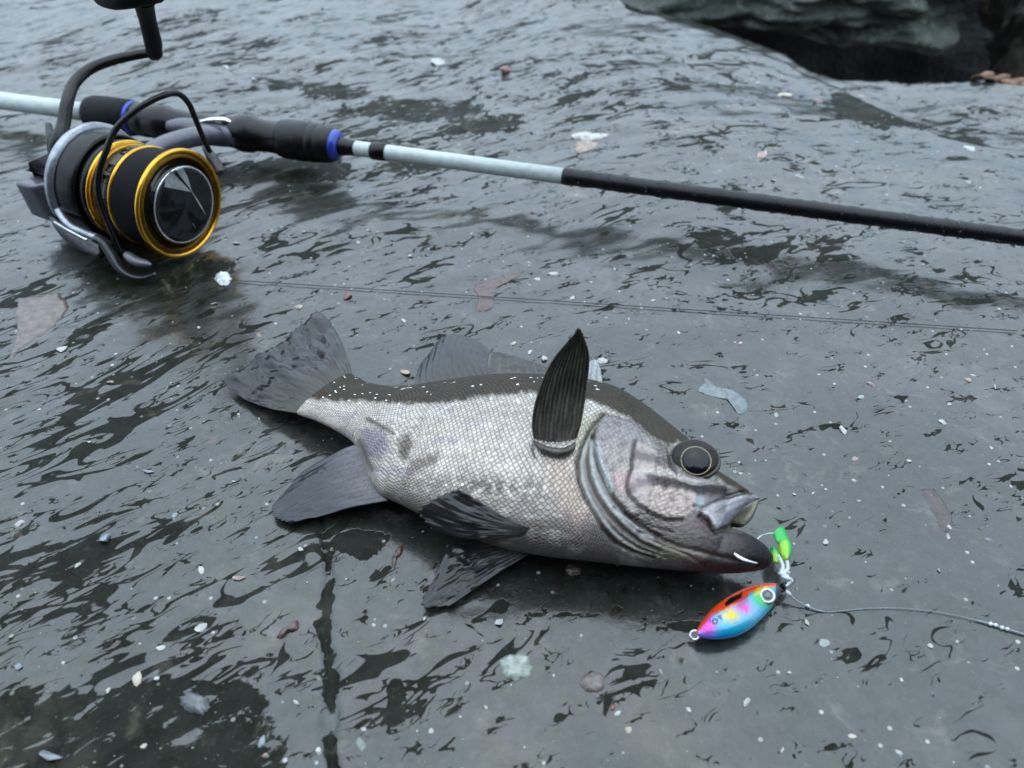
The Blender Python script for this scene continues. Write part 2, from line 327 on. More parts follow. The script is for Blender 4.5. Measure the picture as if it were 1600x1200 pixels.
# unseen rocks added behind the camera to block sky and darken reflections
for k, (bx, by, bz, r3) in enumerate(((-0.75, -0.75, 0.25, (0.5, 0.42, 0.62)), (0.05, -0.85, 0.45, (0.48, 0.45, 0.70)), (0.85, -0.72, 0.22, (0.5, 0.4, 0.60)), (-0.2, -1.5, 1.0, (1.1, 0.5, 0.8)))):
    rb = boulder('sky_blocker_rocks', (bx, by, bz), r3, 60+k, M_BOULDER, 'unseen rocks added behind the camera to block the sky', 0.3, sub=5); rb['kind'] = 'structure'; del rb['category']
g = mesh_obj('ground', [(-60, -60, -0.5), (60, -60, -0.5), (60, 60, -0.5), (-60, 60, -0.5)], [(0, 1, 2, 3)], M_BOULDER, None, False, kind='structure')

# ------------------------------------------------------------------ the fish
def solve_stations(st, K=64, belly=0.0, sharp=1.0):
    """st: (top px, bottom px, half thickness mm, centre height mm). Ellipse sections whose outline meets both pixels."""
    a = np.linspace(0, 2*np.pi, K, endpoint=False); res = []
    for (t, b, hb, zc) in st:
        t = np.array(t, float); b = np.array(b, float); hb *= MM; zc *= MM; hb = min(hb, 0.42*np.linalg.norm(t-b)*np.linalg.norm(U(t[0], t[1], zc)-CP)/FPX); wv = (t-b)/np.linalg.norm(t-b)
        D = U(t[0], t[1], zc); V = U(b[0], b[1], zc)
        for _ in range(14):
            c = (D+V)/2; u = D-V; A = np.linalg.norm(u)/2; u = u/(2*A)
            P = c+A*np.cos(a)[:, None]*u+hb*np.sin(a)[:, None]*np.array([0, 0, 1.0])
            q = np.stack(proj(P), -1); k = q@wv; i, j = k.argmax(), k.argmin()
            sc = np.linalg.norm(c-CP)/FPX*1.25
            et, eb = t-q[i], b-q[j]
            D = D+sc*np.array([et[0], -et[1]*1.0, 0])*0.7; V = V+sc*np.array([eb[0], -eb[1]*1.0, 0])*0.7
        res.append((c, u*A, hb))
    return res
def rings_from(st, M, K=64, egg=0.0):
    S = solve_stations(st, K); C = cr([s[0] for s in S], M); A = cr([s[1] for s in S], M); B = cr([[s[2]] for s in S], M)[:, 0]
    a = np.linspace(0, 2*np.pi, K, endpoint=False); R = []
    for c, u, b in zip(C, A, B):
        R.append(c+np.cos(a)[:, None]*u+(np.abs(b)*np.sin(a)*(1-egg*np.cos(a)))[:, None]*np.array([0, 0, 1.0]))
    return np.array(R), C, A, B
body_st = [((548, 583), (463, 647), 2.6, 7.5), ((572, 596), (498, 659), 3.4, 7.5), ((602, 602), (530, 676), 4.4, 7.5), ((642, 602), (556, 698), 5.8, 7.8), ((690, 594), (586, 765), 7.6, 8.6), ((740, 586), (622, 786), 9.4, 9.8),
    ((790, 582), (684, 815), 10.8, 11.0), ((842, 582), (760, 848), 11.8, 11.8), ((890, 586), (838, 866), 12.2, 12.2), ((930, 592), (905, 874), 12.3, 12.3), ((965, 603), (970, 881), 12.2, 12.2), ((1000, 624), (1030, 887), 11.8, 11.8),
    ((1035, 651), (1075, 891), 11.2, 11.6), ((1065, 676), (1108, 888), 10.2, 11.4), ((1092, 704), (1125, 868), 8.6, 11.2), ((1112, 740), (1136, 840), 5.5, 11.0), ((1128, 775), (1140, 815), 2.0, 11.0)]
jaw_st = [((1020, 810), (1040, 884), 7, 11), ((1062, 812), (1080, 891), 8.4, 10.6), ((1100, 818), (1112, 895), 8.2, 10.2), ((1140, 824), (1148, 896), 7.4, 9.8), ((1170, 835), (1178, 893), 5.9, 9.4), ((1190, 848), (1196, 889), 4.4, 9.0), ((1202, 860), (1205, 883), 2.6, 8.8), ((1207, 867), (1208, 876), 1.0, 8.8)]
snout_st = [((1060, 690), (1062, 800), 8, 11.5), ((1090, 712), (1096, 800), 7.6, 11.6), ((1118, 733), (1124, 792), 6.4, 11.4), ((1142, 748), (1148, 784), 4.8, 11.2), ((1160, 760), (1163, 779), 3.2, 11.0), ((1170, 766), (1171, 774), 1.4, 11.0)]
maxi_st = [((1094, 790), (1102, 806), 3.0, 15), ((1106, 784), (1116, 823), 3.2, 15.0), ((1120, 780), (1127, 829), 3.0, 14.6), ((1136, 775), (1138, 822), 2.6, 14.0), ((1158, 769), (1158, 797), 2.2, 13.0), ((1176, 770), (1177, 784), 1.6, 12.0), ((1188, 776), (1188, 780), 0.6, 11.5)]
far_st = [((1130, 785), (1130, 822), 2.2, 7.0), ((1152, 782), (1146, 824), 2.0, 7), ((1172, 780), (1160, 824), 1.6, 7), ((1184, 779), (1174, 812), 1.2, 7), ((1187, 781), (1183, 794), 0.6, 7)]
parts = []
RB, SC, SA, SB = rings_from(body_st, 110, 72, egg=0.10)
for R in (RB, rings_from(jaw_st, 40, 48)[0], rings_from(snout_st, 30, 48)[0], rings_from(maxi_st, 26, 32)[0], rings_from(far_st, 20, 28)[0]): parts.append(loft(R))
V, F = join(*parts); V[:, 2] = np.where(V[:, 2] < 0.002, 0.0004+0.8*np.maximum(0, V[:, 2]), V[:, 2])
tmp = mesh_obj('tmp', V, F); md = tmp.modifiers.new('r', 'REMESH'); md.mode = 'VOXEL'; md.voxel_size = 0.00033
ms = tmp.modifiers.new('s', 'SMOOTH'); ms.factor = 0.5; ms.iterations = 3
me = bpy.data.meshes.new_from_object(tmp.evaluated_get(bpy.context.evaluated_depsgraph_get())); bpy.data.objects.remove(tmp)
me.name = 'fish_body'; me.shade_smooth(); n = len(me.vertices)
co = np.empty(n*3); me.vertices.foreach_get('co', co); co = co.reshape(-1, 3); nm = np.empty(n*3); me.vertex_normals.foreach_get('vector', nm); nm = nm.reshape(-1, 3)
px, py = proj(co); vd = CP-co; vd /= np.linalg.norm(vd, axis=1)[:, None]; face = sm((nm*vd).sum(1), -0.05, 0.15)
jit = fbm(px/9, py/9, 3, 2)
# relief of the head, in millimetres along the normal
disp = np.zeros(n)
gill_out = [(944, 644), (934, 655), (922, 670), (909, 697), (902, 720), (905, 750), (915, 777), (932, 805), (943, 827), (961, 847), (990, 863), (1022, 873)]
fold1 = [(930, 668), (921, 690), (917, 715), (921, 745), (933, 775), (952, 803), (975, 828), (1002, 848), (1032, 862)]
fold2 = [(926, 676), (929, 705), (936, 732), (948, 757), (960, 780), (978, 802), (1000, 820), (1030, 838)]
fold3 = [(921, 672), (914, 700), (911, 725), (914, 752), (925, 782), (943, 812), (965, 835), (995, 855), (1025, 868)]
preop = [(993, 688), (990, 702), (987, 718), (987, 732), (981, 748), (979, 762), (984, 775), (997, 789), (1015, 801), (1040, 812), (1067, 812)]
jawline = [(1000, 832), (1030, 842), (1060, 855), (1090, 862), (1120, 870), (1150, 876), (1180, 880)]
mouth = [(1095, 806), (1108, 818), (1120, 832), (1140, 825), (1165, 828)]
maxtop = [(1085, 790), (1100, 795), (1118, 785), (1140, 776), (1165, 768)]
def groove(line, wd, dep):
    global disp
    disp -= dep*np.exp(-(pdist(px, py, line)/wd)**2)*face
Lg = {k: pdist(px, py, v) for k, v in dict(go=gill_out, f1=fold1, f2=fold2, f3=fold3, po=preop).items()}
groove(gill_out, 3.5, 0.9); groove(fold1, 3.2, 0.7); groove(fold2, 3.0, 0.8); groove(fold3, 2.0, 0.35); groove(preop, 2.6, 0.75); groove(jawline, 4, 0.5); groove(mouth, 4, 1.3); groove(maxtop, 2.5, 0.6)
groove([(1040, 735), (1065, 752), (1095, 757), (1120, 752)], 3, 0.5); groove([(1045, 700), (1050, 725), (1062, 745)], 3, 0.5)
op = region(px, py, gill_out+[(1035, 850), (1000, 826), (975, 800), (955, 770), (940, 735), (930, 700), (928, 670)], 3); disp += 0.25*op*face
plate = region(px, py, [(945, 650), (990, 660), (1030, 700), (1010, 800), (985, 805), (960, 775), (944, 740), (932, 700), (930, 672)], 4); disp += 0.35*plate*face
cheek = region(px, py, preop+[(1090, 795), (1085, 765), (1050, 735), (1020, 700)], 4); disp += 0.3*cheek*face
groove([(836, 690), (834, 700), (838, 712)], 3, 0.6)
mid1 = [tuple((np.array(a_)+np.array(b_))/2) for a_, b_ in zip(cr(fold1, 12), cr(fold2, 12))]; mid2 = [tuple((np.array(a_)+np.array(b_))/2) for a_, b_ in zip(cr(fold1, 12), cr(gill_out, 12))]
for ln_ in (mid1, mid2): groove(ln_, 1.8, 0.28)
groove([(1000, 838), (1035, 852), (1075, 868), (1100, 884)], 2.2, 0.35); groove([(975, 845), (1005, 860), (1040, 872)], 2.0, 0.35); groove([(960, 795), (985, 808), (1015, 822), (1050, 832)], 2.5, 0.3); groove([(1060, 775), (1078, 785), (1090, 800)], 2, 0.3)
disp += 0.10*fbm(px/6, py/5, 3, 61)*face*sm(px, 930, 980)
co2 = co+nm*(disp*MM)[:, None]; me.vertices.foreach_set('co', co2.ravel())
# body coordinates for the scales
seg = np.linalg.norm(np.diff(SC, axis=0), axis=1); arc = np.concatenate([[0], np.cumsum(seg)])
best = np.full(n, 1e9); su = np.zeros(n); idx = np.zeros(n)
for i in range(len(SC)-1):
    a, b = SC[i, :2], SC[i+1, :2]; v = b-a; t = np.clip(((co[:, 0]-a[0])*v[0]+(co[:, 1]-a[1])*v[1])/(v@v), 0, 1)
    d = np.hypot(co[:, 0]-a[0]-t*v[0], co[:, 1]-a[1]-t*v[1]); k = d < best; best[k] = d[k]; su[k] = (arc[i]+t*seg[i])[k]; idx[k] = (i+t)[k]
ii = np.arange(len(SC)); cx = np.interp(idx, ii, SC[:, 0]); cy = np.interp(idx, ii, SC[:, 1]); cz = np.interp(idx, ii, SC[:, 2])
ux = np.interp(idx, ii, SA[:, 0]); uy = np.interp(idx, ii, SA[:, 1]); al = np.hypot(ux, uy); sb = np.interp(idx, ii, SB)
lat = ((co[:, 0]-cx)*ux+(co[:, 1]-cy)*uy)/al
phi = np.arctan2((co[:, 2]-cz)/sb, lat/al)
uvw = np.stack([su*1000, phi*15.0, 0*su], -1)
# colours
def C3(*c): return np.array(c, float)
side = C3(0.45, 0.405, 0.36); back_c = C3(0.030, 0.021, 0.010); belly_c = C3(0.20, 0.185, 0.21)
col = np.tile(side, (n, 1))
def paint(mask, c):
    global col
    mk = np.clip(mask, 0, 1)[:, None]; col = col*(1-mk)+np.asarray(c)*mk
jx, jy = px+jit*3, py+jit*3
paint(0.9*sm(jy-(0.05*jx), 685, 800), (0.135, 0.108, 0.102))  # browner lower flank, with the shade of the belly side painted in
paint(0.5*sm(fbm(px/40, py/22, 3, 9), 0.1, 0.5)*sm(px, 900, 600), (0.30, 0.27, 0.31))
paint(0.45*sm(fbm(px/60, py/30, 3, 19), 0.05, 0.5), (0.60, 0.56, 0.515))
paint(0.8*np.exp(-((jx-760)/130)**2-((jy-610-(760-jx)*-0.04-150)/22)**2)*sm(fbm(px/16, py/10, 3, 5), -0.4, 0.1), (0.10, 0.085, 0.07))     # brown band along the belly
paint(0.75*region(jx, jy, [(560, 670), (600, 668), (610, 705), (590, 720), (570, 712)], 6), (0.17, 0.145, 0.19))
paint(0.85*region(jx, jy, [(622, 690), (640, 678), (646, 700), (632, 722), (624, 712)], 5), (0.085, 0.07, 0.055))
paint(0.8*region(jx, jy, [(640, 720), (690, 705), (680, 725), (645, 740), (632, 760)], 6), (0.13, 0.11, 0.10))
paint(0.85*np.exp(-(pdist(jx, jy, [(575, 655), (592, 663), (612, 675)])/4)**2), (0.05, 0.042, 0.035))
paint(0.8*np.exp(-(pdist(jx, jy, [(562, 690), (572, 712), (580, 730)])/5)**2), (0.07, 0.06, 0.055))
paint(0.9*region(jx, jy, [(895, 660), (942, 640), (958, 650), (925, 672), (900, 720)], 4), (0.40, 0.37, 0.29))
paint(0.75*region(jx, jy, [(850, 720), (900, 705), (906, 755), (930, 800), (900, 830), (870, 780)], 14), (0.40, 0.31, 0.26))
dorsal = [(440, 560), (548, 570), (640, 590), (740, 570), (900, 570), (1000, 600), (1080, 670), (1130, 715), (1180, 755), (1182, 776), (1165, 775), (1135, 758), (1120, 745), (1060, 690), (1045, 697), (1020, 685), (1000, 667), (980, 651), (955, 640), (939, 633), (919, 626), (831, 613), (752, 620), (696, 629), (630, 631), (567, 626), (520, 626), (490, 624), (440, 610)]
paint(0.96*region(px+jit*2, py+jit*3.5, dorsal, 4.5)*0.97, back_c)
paint(0.25*region(px, py, [(920, 590), (1000, 620), (1065, 680), (1045, 695), (1000, 655), (940, 630)], 8)*sm(jit, -0.5, 0.5), (0.085, 0.068, 0.035))
# head
hd = region(px, py, [(944, 644), (1000, 660), (1060, 700), (1110, 760), (1220, 760), (1230, 910), (1020, 900), (940, 820), (905, 730)], 4)
paint(0.8*hd*(1-region(px, py, dorsal, 4)), (0.14, 0.115, 0.115))
paint(0.85*cheek*sm(fbm(px/12, py/9, 3, 71), -0.9, 0.2), (0.48, 0.375, 0.34)); paint(0.75*plate*sm(fbm(px/14, py/10, 3, 72), -0.8, 0.3), (0.38, 0.335, 0.31))
paint(0.5*plate*sm(py, 720, 660), (0.20, 0.19, 0.21))
paint(0.75*region(px, py, [(958, 740), (985, 730), (984, 765), (965, 770)], 6), (0.44, 0.31, 0.31))
paint(0.92*np.exp(-(pdist(jx, jy, [(1018, 750), (1045, 754), (1070, 758), (1092, 764), (1130, 766)])/9.5)**4), (0.022, 0.020, 0.024))
paint(0.7*np.exp(-(pdist(jx, jy, [(986, 765), (1000, 757), (1018, 752)])/7)**4), (0.15, 0.11, 0.14))
paint(0.75*np.exp(-(pdist(jx, jy, [(994, 714), (1015, 718), (1038, 723), (1052, 728)])/8)**4), (0.09, 0.075, 0.08))
paint(0.8*region(px, py, [(990, 738), (1040, 733), (1080, 748), (1120, 752), (1085, 756), (1050, 745), (1010, 742)], 4), (0.50, 0.45, 0.43))
for ln, wd, c in ((gill_out, 3.2, (0.02, 0.018, 0.012)), (fold1, 2.8, (0.055, 0.045, 0.03)), (fold2, 2.6, (0.035, 0.03, 0.022)), (preop, 2.2, (0.03, 0.028, 0.03)), (maxtop, 2.5, (0.02, 0.02, 0.02))):
    paint(0.9*np.exp(-(pdist(px, py, ln)/wd)**2)*face, c)
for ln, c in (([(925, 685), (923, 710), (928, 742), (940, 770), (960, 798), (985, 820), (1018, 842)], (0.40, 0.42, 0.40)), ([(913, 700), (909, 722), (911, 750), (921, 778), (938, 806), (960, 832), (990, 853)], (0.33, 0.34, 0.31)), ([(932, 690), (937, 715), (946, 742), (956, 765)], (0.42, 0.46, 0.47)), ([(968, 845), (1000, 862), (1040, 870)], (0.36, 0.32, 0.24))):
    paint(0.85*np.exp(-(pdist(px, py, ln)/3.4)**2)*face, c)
paint(0.7*region(px, py, [(1005, 845), (1060, 850), (1110, 868), (1100, 880), (1040, 868)], 5), (0.27, 0.235, 0.18))
paint(0.4*region(jx, jy, [(1120, 820), (1165, 826), (1195, 848), (1212, 870), (1200, 892), (1170, 896), (1150, 888), (1175, 868), (1165, 848)], 10), (0.018, 0.014, 0.017))
paint(0.75*region(jx, jy, [(1060, 890), (1110, 872), (1170, 884), (1190, 896), (1090, 900)], 6), (0.05, 0.038, 0.038))
paint(0.85*region(px, py, [(1085, 795), (1100, 795), (1118, 828), (1108, 840), (1085, 815)], 4), (0.12, 0.085, 0.085))
paint(0.9*region(px, py, [(1098, 792), (1118, 784), (1166, 770), (1186, 776), (1160, 797), (1140, 812), (1130, 826), (1118, 826), (1110, 808)], 2.5), (0.42, 0.39, 0.40))
paint(0.8*np.exp(-(pdist(px, py, [(1100, 798), (1112, 808), (1122, 826)])/2.5)**2), (0.55, 0.53, 0.52))  # highlight along the maxilla, painted into the skin colour
paint(0.85*np.exp(-(pdist(px, py, [(1106, 806), (1114, 824), (1122, 834)])/2.6)**2), (0.03, 0.02, 0.025))
paint(0.6*np.exp(-(pdist(px, py, [(1118, 800), (1145, 786), (1172, 777)])/2.0)**2), (0.12, 0.11, 0.14))
paint(0.6*np.exp(-(pdist(px, py, [(1110, 790), (1140, 779), (1165, 772)])/2.0)**2), (0.6, 0.58, 0.58))
paint(0.7*region(px, py, [(1122, 826), (1136, 800), (1180, 776), (1150, 802), (1134, 828)], 2.5), (0.15, 0.145, 0.20))
paint(0.92*region(px, py, [(1137, 822), (1152, 803), (1186, 780), (1186, 795), (1166, 826), (1145, 830)], 2.5), (0.10, 0.085, 0.045))
paint(0.8*np.exp(-(pdist(px, py, [(1182, 785), (1172, 805), (1160, 824)])/3.5)**2), (0.26, 0.24, 0.16))
paint(0.85*region(px, py, [(1160, 758), (1172, 762), (1174, 774), (1160, 774)], 3), (0.045, 0.03, 0.015))
paint(0.5*region(px, py, [(1085, 775), (1100, 778), (1098, 792), (1088, 800)], 5), (0.42, 0.50, 0.56))
paint(0.92*sm(px+jit*8, 1075, 1200)*sm(py, 812, 840), (0.016, 0.012, 0.015))
paint(0.3*np.clip(hd, 0, 1)*sm(fbm(px/9, py/5, 3, 81), 0.0, 0.6)*sm(px, 1200, 1000), (0.10, 0.085, 0.085))
scaly = sm(px, 1090, 1040)*(1-0.95*op)*(1-0.6*sm(py, 800, 860)*sm(px, 930, 1000))*(1-0.9*np.clip(region(px, py, [(1000, 620), (1060, 660), (1090, 700), (1045, 700), (990, 650)], 8), 0, 1))
scaly *= 1-0.55*plate-0.35*cheek
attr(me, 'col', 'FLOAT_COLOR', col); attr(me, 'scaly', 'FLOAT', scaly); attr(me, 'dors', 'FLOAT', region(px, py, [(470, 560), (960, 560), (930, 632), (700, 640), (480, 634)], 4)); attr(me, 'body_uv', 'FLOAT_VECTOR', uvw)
def skin_material():
    m, nt, b = new_mat('fish_skin'); p = pos_mm(nt); c = nd(nt, 'Attribute', attribute_name='col'); sc = nd(nt, 'Attribute', attribute_name='scaly', out=2)
    uv = nd(nt, 'Attribute', attribute_name='body_uv', out=1)
    sx = nd(nt, 'SeparateXYZ', {0: uv}, out=0); sy = nd(nt, 'SeparateXYZ', {0: uv}, out=1)
    q = nd(nt, 'CombineXYZ', {0: mth(nt, 'ADD', mth(nt, 'MULTIPLY', sx, 0.74), mth(nt, 'MULTIPLY', sy, 0.95)), 1: mth(nt, 'SUBTRACT', mth(nt, 'MULTIPLY', sx, 0.74), mth(nt, 'MULTIPLY', sy, 0.95))})
    v1 = nt.nodes.new('ShaderNodeTexVoronoi'); v1.voronoi_dimensions = '2D'; v1.feature = 'DISTANCE_TO_EDGE'; v1.inputs['Randomness'].default_value = 0.22; put(nt, v1.inputs['Vector'], q); v1.inputs['Scale'].default_value = 1.0
    v2 = nt.nodes.new('ShaderNodeTexVoronoi'); v2.voronoi_dimensions = '2D'; v2.inputs['Randomness'].default_value = 0.22; put(nt, v2.inputs['Vector'], q); v2.inputs['Scale'].default_value = 1.0
    rnd = nd(nt, 'SeparateColor', {0: v2.outputs['Color']}, out=0); rnd2 = nd(nt, 'SeparateColor', {0: v2.outputs['Color']}, out=1)
    # tilt across each scale: free edge towards the tail
    lx = nd(nt, 'SeparateXYZ', {0: nd(nt, 'VectorMath', {0: q, 1: v2.outputs['Position']}, operation='SUBTRACT')}, out=0); ly = nd(nt, 'SeparateXYZ', {0: nd(nt, 'VectorMath', {0: q, 1: v2.outputs['Position']}, operation='SUBTRACT')}, out=1)
    tilt = mth(nt, 'MULTIPLY', mth(nt, 'ADD', lx, ly), -0.5)
    edge = ramp(nt, v1.outputs['Distance'], 0.02, 0.2)
    k = mth(nt, 'MULTIPLY', mth(nt, 'SUBTRACT', 1.0, edge), mth(nt, 'MULTIPLY', sc, 0.6))
    c1 = mixc(nt, k, c, mixc(nt, 1.0, c, (0.40, 0.35, 0.31), 'MULTIPLY'))
    lum = mth(nt, 'MULTIPLY', ramp(nt, rnd, 0, 1, 0.86, 1.14), 1.0)
    c1 = mixc(nt, sc, c1, mixc(nt, 1.0, c1, nd(nt, 'CombineColor', {0: lum, 1: lum, 2: lum}), 'MULTIPLY'))
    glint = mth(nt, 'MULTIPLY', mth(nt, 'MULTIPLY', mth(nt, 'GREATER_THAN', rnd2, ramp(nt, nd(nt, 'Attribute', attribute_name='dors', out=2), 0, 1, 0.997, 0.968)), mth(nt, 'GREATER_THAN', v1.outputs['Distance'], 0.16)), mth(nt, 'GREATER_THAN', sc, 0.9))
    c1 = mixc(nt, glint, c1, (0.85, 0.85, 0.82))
    mot = noise(nt, p, 0.8, 6, 0.65); c1 = mixc(nt, 1.0, c1, nd(nt, 'CombineColor', {i: ramp(nt, mot, 0.25, 0.75, 0.78, 1.2) for i in (0, 1, 2)}), 'MULTIPLY')
    put(nt, b.inputs['Base Color'], c1); put(nt, b.inputs['Roughness'], ramp(nt, mot, 0.3, 0.7, 0.30, 0.48)); put(nt, b.inputs['Metallic'], ramp(nt, mot, 0.2, 0.8, 0.55, 0.8))
    put(nt, b.inputs['Coat Weight'], ramp(nt, nd(nt, 'SeparateColor', {0: c}, out=0), 0.03, 0.25, 0.10, 0.55)); put(nt, b.inputs['Specular IOR Level'], ramp(nt, nd(nt, 'SeparateColor', {0: c}, out=0), 0.03, 0.25, 0.2, 0.5)); b.inputs['Coat Roughness'].default_value = 0.12; b.inputs['Coat IOR'].default_value = 1.35
    h = mth(nt, 'MULTIPLY', mth(nt, 'ADD', mth(nt, 'MULTIPLY', edge, 0.6), tilt), sc)
    nb = bump(nt, h, 0.55, 0.00035); nb2 = bump(nt, noise(nt, p, 2.2, 5, 0.7), ramp(nt, sc, 0, 1, 0.75, 0.35), 0.0003, nb)
    put(nt, b.inputs['Normal'], nb2); put(nt, b.inputs['Coat Normal'], nb2)
    return m
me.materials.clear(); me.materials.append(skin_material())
fish = empty('fish', (0, 0, 0), label='small silver grey fish with dark brown back and big eye lying on wet rock', category='fish')
fo = bpy.data.objects.new('fish_body', me); COL.objects.link(fo); fo.parent = fish

def raise_on_fish(x, y, lift=0.0):
    best = None; d = (px-x)**2+(py-y)**2; k = np.where((d < 60) & (face > 0.5))[0]
    if len(k) == 0: return U(x, y, 0.012)
    i = k[np.argmin(np.linalg.norm(co2[k]-CP, axis=1))]; return UP(x, y, co2[i])
def near_fish(x, y, off):                                # a point at least off mm in front of the belly beside the pelvic fins
    P = raise_on_fish(817, 828); d = np.dot(P-CP, CF); k = (px-x)**2+(py-y)**2 < 80
    if k.any(): d = min(d, np.min((co2[k]-CP)@CF))
    return CP+ray(x, y)*(d-off*MM)
# fins: a base curve, a middle curve and an edge curve (pixel, pixel, height in mm), with rays
def fin(name, rows, nray, colf, ridge=0.2, th=0.40, wave=0.25, seed=0, nu=None, parent=None, mat=None):
    parent = parent or fish
    nu = nu or nray*6+1; nv = 44
    C = []
    for r in rows:
        q = np.array(r, float); W = np.array([U(a, b, c*MM) if c < 100 else near_fish(a, b, (c-100)) for a, b, c in q]); C.append(cr(W, nu))
    C = np.array(C)                                        # rows, nu, 3
    P = np.array([cr(C[:, i], nv) for i in range(nu)])     # nu, nv, 3
    iu = np.linspace(0, nray, nu)[:, None]; jv = np.linspace(0, 1, nv)[None, :]
    saw = np.abs(((iu) % 1)-0.5)*2                           # 1 on the ray, 0 between
    du = np.gradient(P, axis=0); dv = np.gradient(P, axis=1); N = np.cross(du, dv); N /= np.linalg.norm(N, axis=2)[..., None]+1e-12
    wv = wave*fbm(iu*0.30+seed*3.1, jv*2.6+0*iu, 3, seed)*sm(jv, 0.0, 0.5)
    P = P+N*((ridge*(saw**3)*(1-0.6*jv)+wv)*MM)[..., None]
    # ragged free edge: the membrane between the rays stops a little short
    T = P[:, -1]-P[:, -4]; rag = (1-saw[:, 0])*0.5+0.25*np.abs(fbm(iu[:, 0]*1.7, 0*iu[:, 0], 2, seed+4)); P[:, -3:] -= T[:, None]*(rag[:, None, None]*np.array([0.25, 0.5, 0.8])[None, :, None])
    V, F = sheet(P, (th*(1-0.65*jv)*(0.45+0.55*saw))*MM)
    o = mesh_obj(name, V, F, mat or M_FIN, parent)
    cc = colf(iu/nray+0*jv, jv+0*iu, saw+0*jv).reshape(-1, 3); attr(o.data, 'col', 'FLOAT_COLOR', np.vstack([cc, cc]))
    return o
M_FIN = painted('fin_membrane', 0.4, coat=0.8, spec=0.15, bumpy=0.25, scale=1.2, vary=0.35, coat_rough=0.03)
def fcol(base, tip, raycol=None, rk=0.5, nz=0.0, seed=0):
    base, tip = np.array(base), np.array(tip); rc = np.array(raycol if raycol is not None else base)
    def f(u, v, s):
        c = base+(tip-base)*sm(v, 0.05, 0.55)[..., None]; k = (rk*s**4*(1-0.5*v))[..., None]; c = c*(1-k)+rc*k
        if nz: c = c*(1+nz*fbm(u*9, v*5, 3, seed))[..., None]
        return np.clip(c, 0.003, 1)
    return f
fin('tail_fin', [[(551, 588, 8), (528, 604, 8.6), (500, 622, 8.6), (467, 646, 7)], [(541, 555, 7.6), (500, 572, 8.6), (450, 600, 7), (415, 637, 4)], [(522, 512, 7), (462, 545, 7), (415, 577, 5.4), (375, 618, 3)], [(494, 486, 7.5), (446, 528, 6), (400, 560, 4.4), (346, 595, 3.5)]],
    18, fcol((0.022, 0.017, 0.011), (0.008, 0.0085, 0.011), (0.004, 0.004, 0.004), 0.6, 0.4), wave=1.6, seed=3)
fin('anal_fin', [[(556, 694, 8), (575, 725, 8.5), (590, 755, 8.2), (606, 782, 7.5)], [(520, 708, 5), (525, 740, 5), (530, 770, 5), (548, 793, 4.6)], [(470, 738, 3), (470, 765, 3.4), (472, 788, 3.6), (490, 808, 3.6)], [(436, 778, 1.6), (424, 796, 1.8), (428, 809, 2), (452, 818, 2)]],
    12, fcol((0.10, 0.09, 0.10), (0.014, 0.016, 0.022), (0.008, 0.008, 0.010), 0.35, 0.3), wave=0.6, seed=5)
fin('pelvic_fin', [[(826, 825, 100), (824, 828, 100), (822, 832, 100), (818, 835, 100)], [(782, 805, 101.2), (765, 812, 102), (768, 825, 102), (775, 838, 102)], [(745, 781, 101.5), (722, 795, 102.5), (718, 818, 103), (730, 842, 103)], [(716, 764, 101.5), (684, 774, 102.5), (652, 797, 103), (672, 826, 103)]],
    9, fcol((0.03, 0.027, 0.026), (0.009, 0.009, 0.010), (0.022, 0.020, 0.018), 0.5, 0.3), wave=0.4, seed=7, th=0.6)
fin('pelvic_fin', [[(800, 842, 5), (812, 852, 5), (818, 858, 4.6), (826, 866, 4)], [(752, 845, 4.6), (762, 862, 4.6), (772, 876, 4), (788, 889, 3)], [(712, 846, 4), (712, 878, 4), (722, 905, 3.2), (742, 921, 2)], [(700, 848, 3.6), (680, 895, 3.2), (656, 945, 2.6), (700, 949, 1.2)]],
    9, fcol((0.08, 0.072, 0.074), (0.009, 0.009, 0.011), (0.005, 0.005, 0.006), 0.5, 0.3), wave=0.7, seed=9)
fin('dorsal_fin', [[(648, 606, 8), (690, 600, 9), (735, 594, 10), (768, 590, 11)], [(650, 590, 7), (684, 572, 8.6), (722, 568, 9.6), (762, 570, 10.6)], [(660, 566, 5), (690, 540, 7.6), (728, 540, 9), (764, 556, 10.2)], [(668, 556, 4), (696, 524, 6.8), (736, 527, 8.4), (768, 549, 10)]],
    11, fcol((0.02, 0.015, 0.010), (0.010, 0.011, 0.015), (0.03, 0.03, 0.035), 0.4, 0.2), wave=0.25, seed=11)
fin('dorsal_fin', [[(762, 592, 11), (800, 590, 11.6), (835, 590, 12), (866, 592, 12)], [(766, 568, 10.4), (800, 572, 11), (832, 576, 11.4), (864, 582, 11.6)], [(768, 549, 9.8), (796, 554, 10.4), (828, 565, 11), (862, 574, 11.4)]],
    7, fcol((0.02, 0.015, 0.010), (0.014, 0.012, 0.009), (0.07, 0.06, 0.045), 0.5, 0.4), wave=0.4, seed=13)
fin('dorsal_fin', [[(914, 596, 11.6), (926, 598, 11.6), (942, 604, 11.6)], [(916, 580, 10.6), (928, 580, 10.6), (940, 588, 10.8)], [(918, 566, 9.6), (932, 563, 9.6), (938, 578, 10.2)]],
    3, fcol((0.22, 0.22, 0.22), (0.26, 0.27, 0.28), (0.05, 0.05, 0.05), 0.7, 0.3), wave=0.3, seed=15)
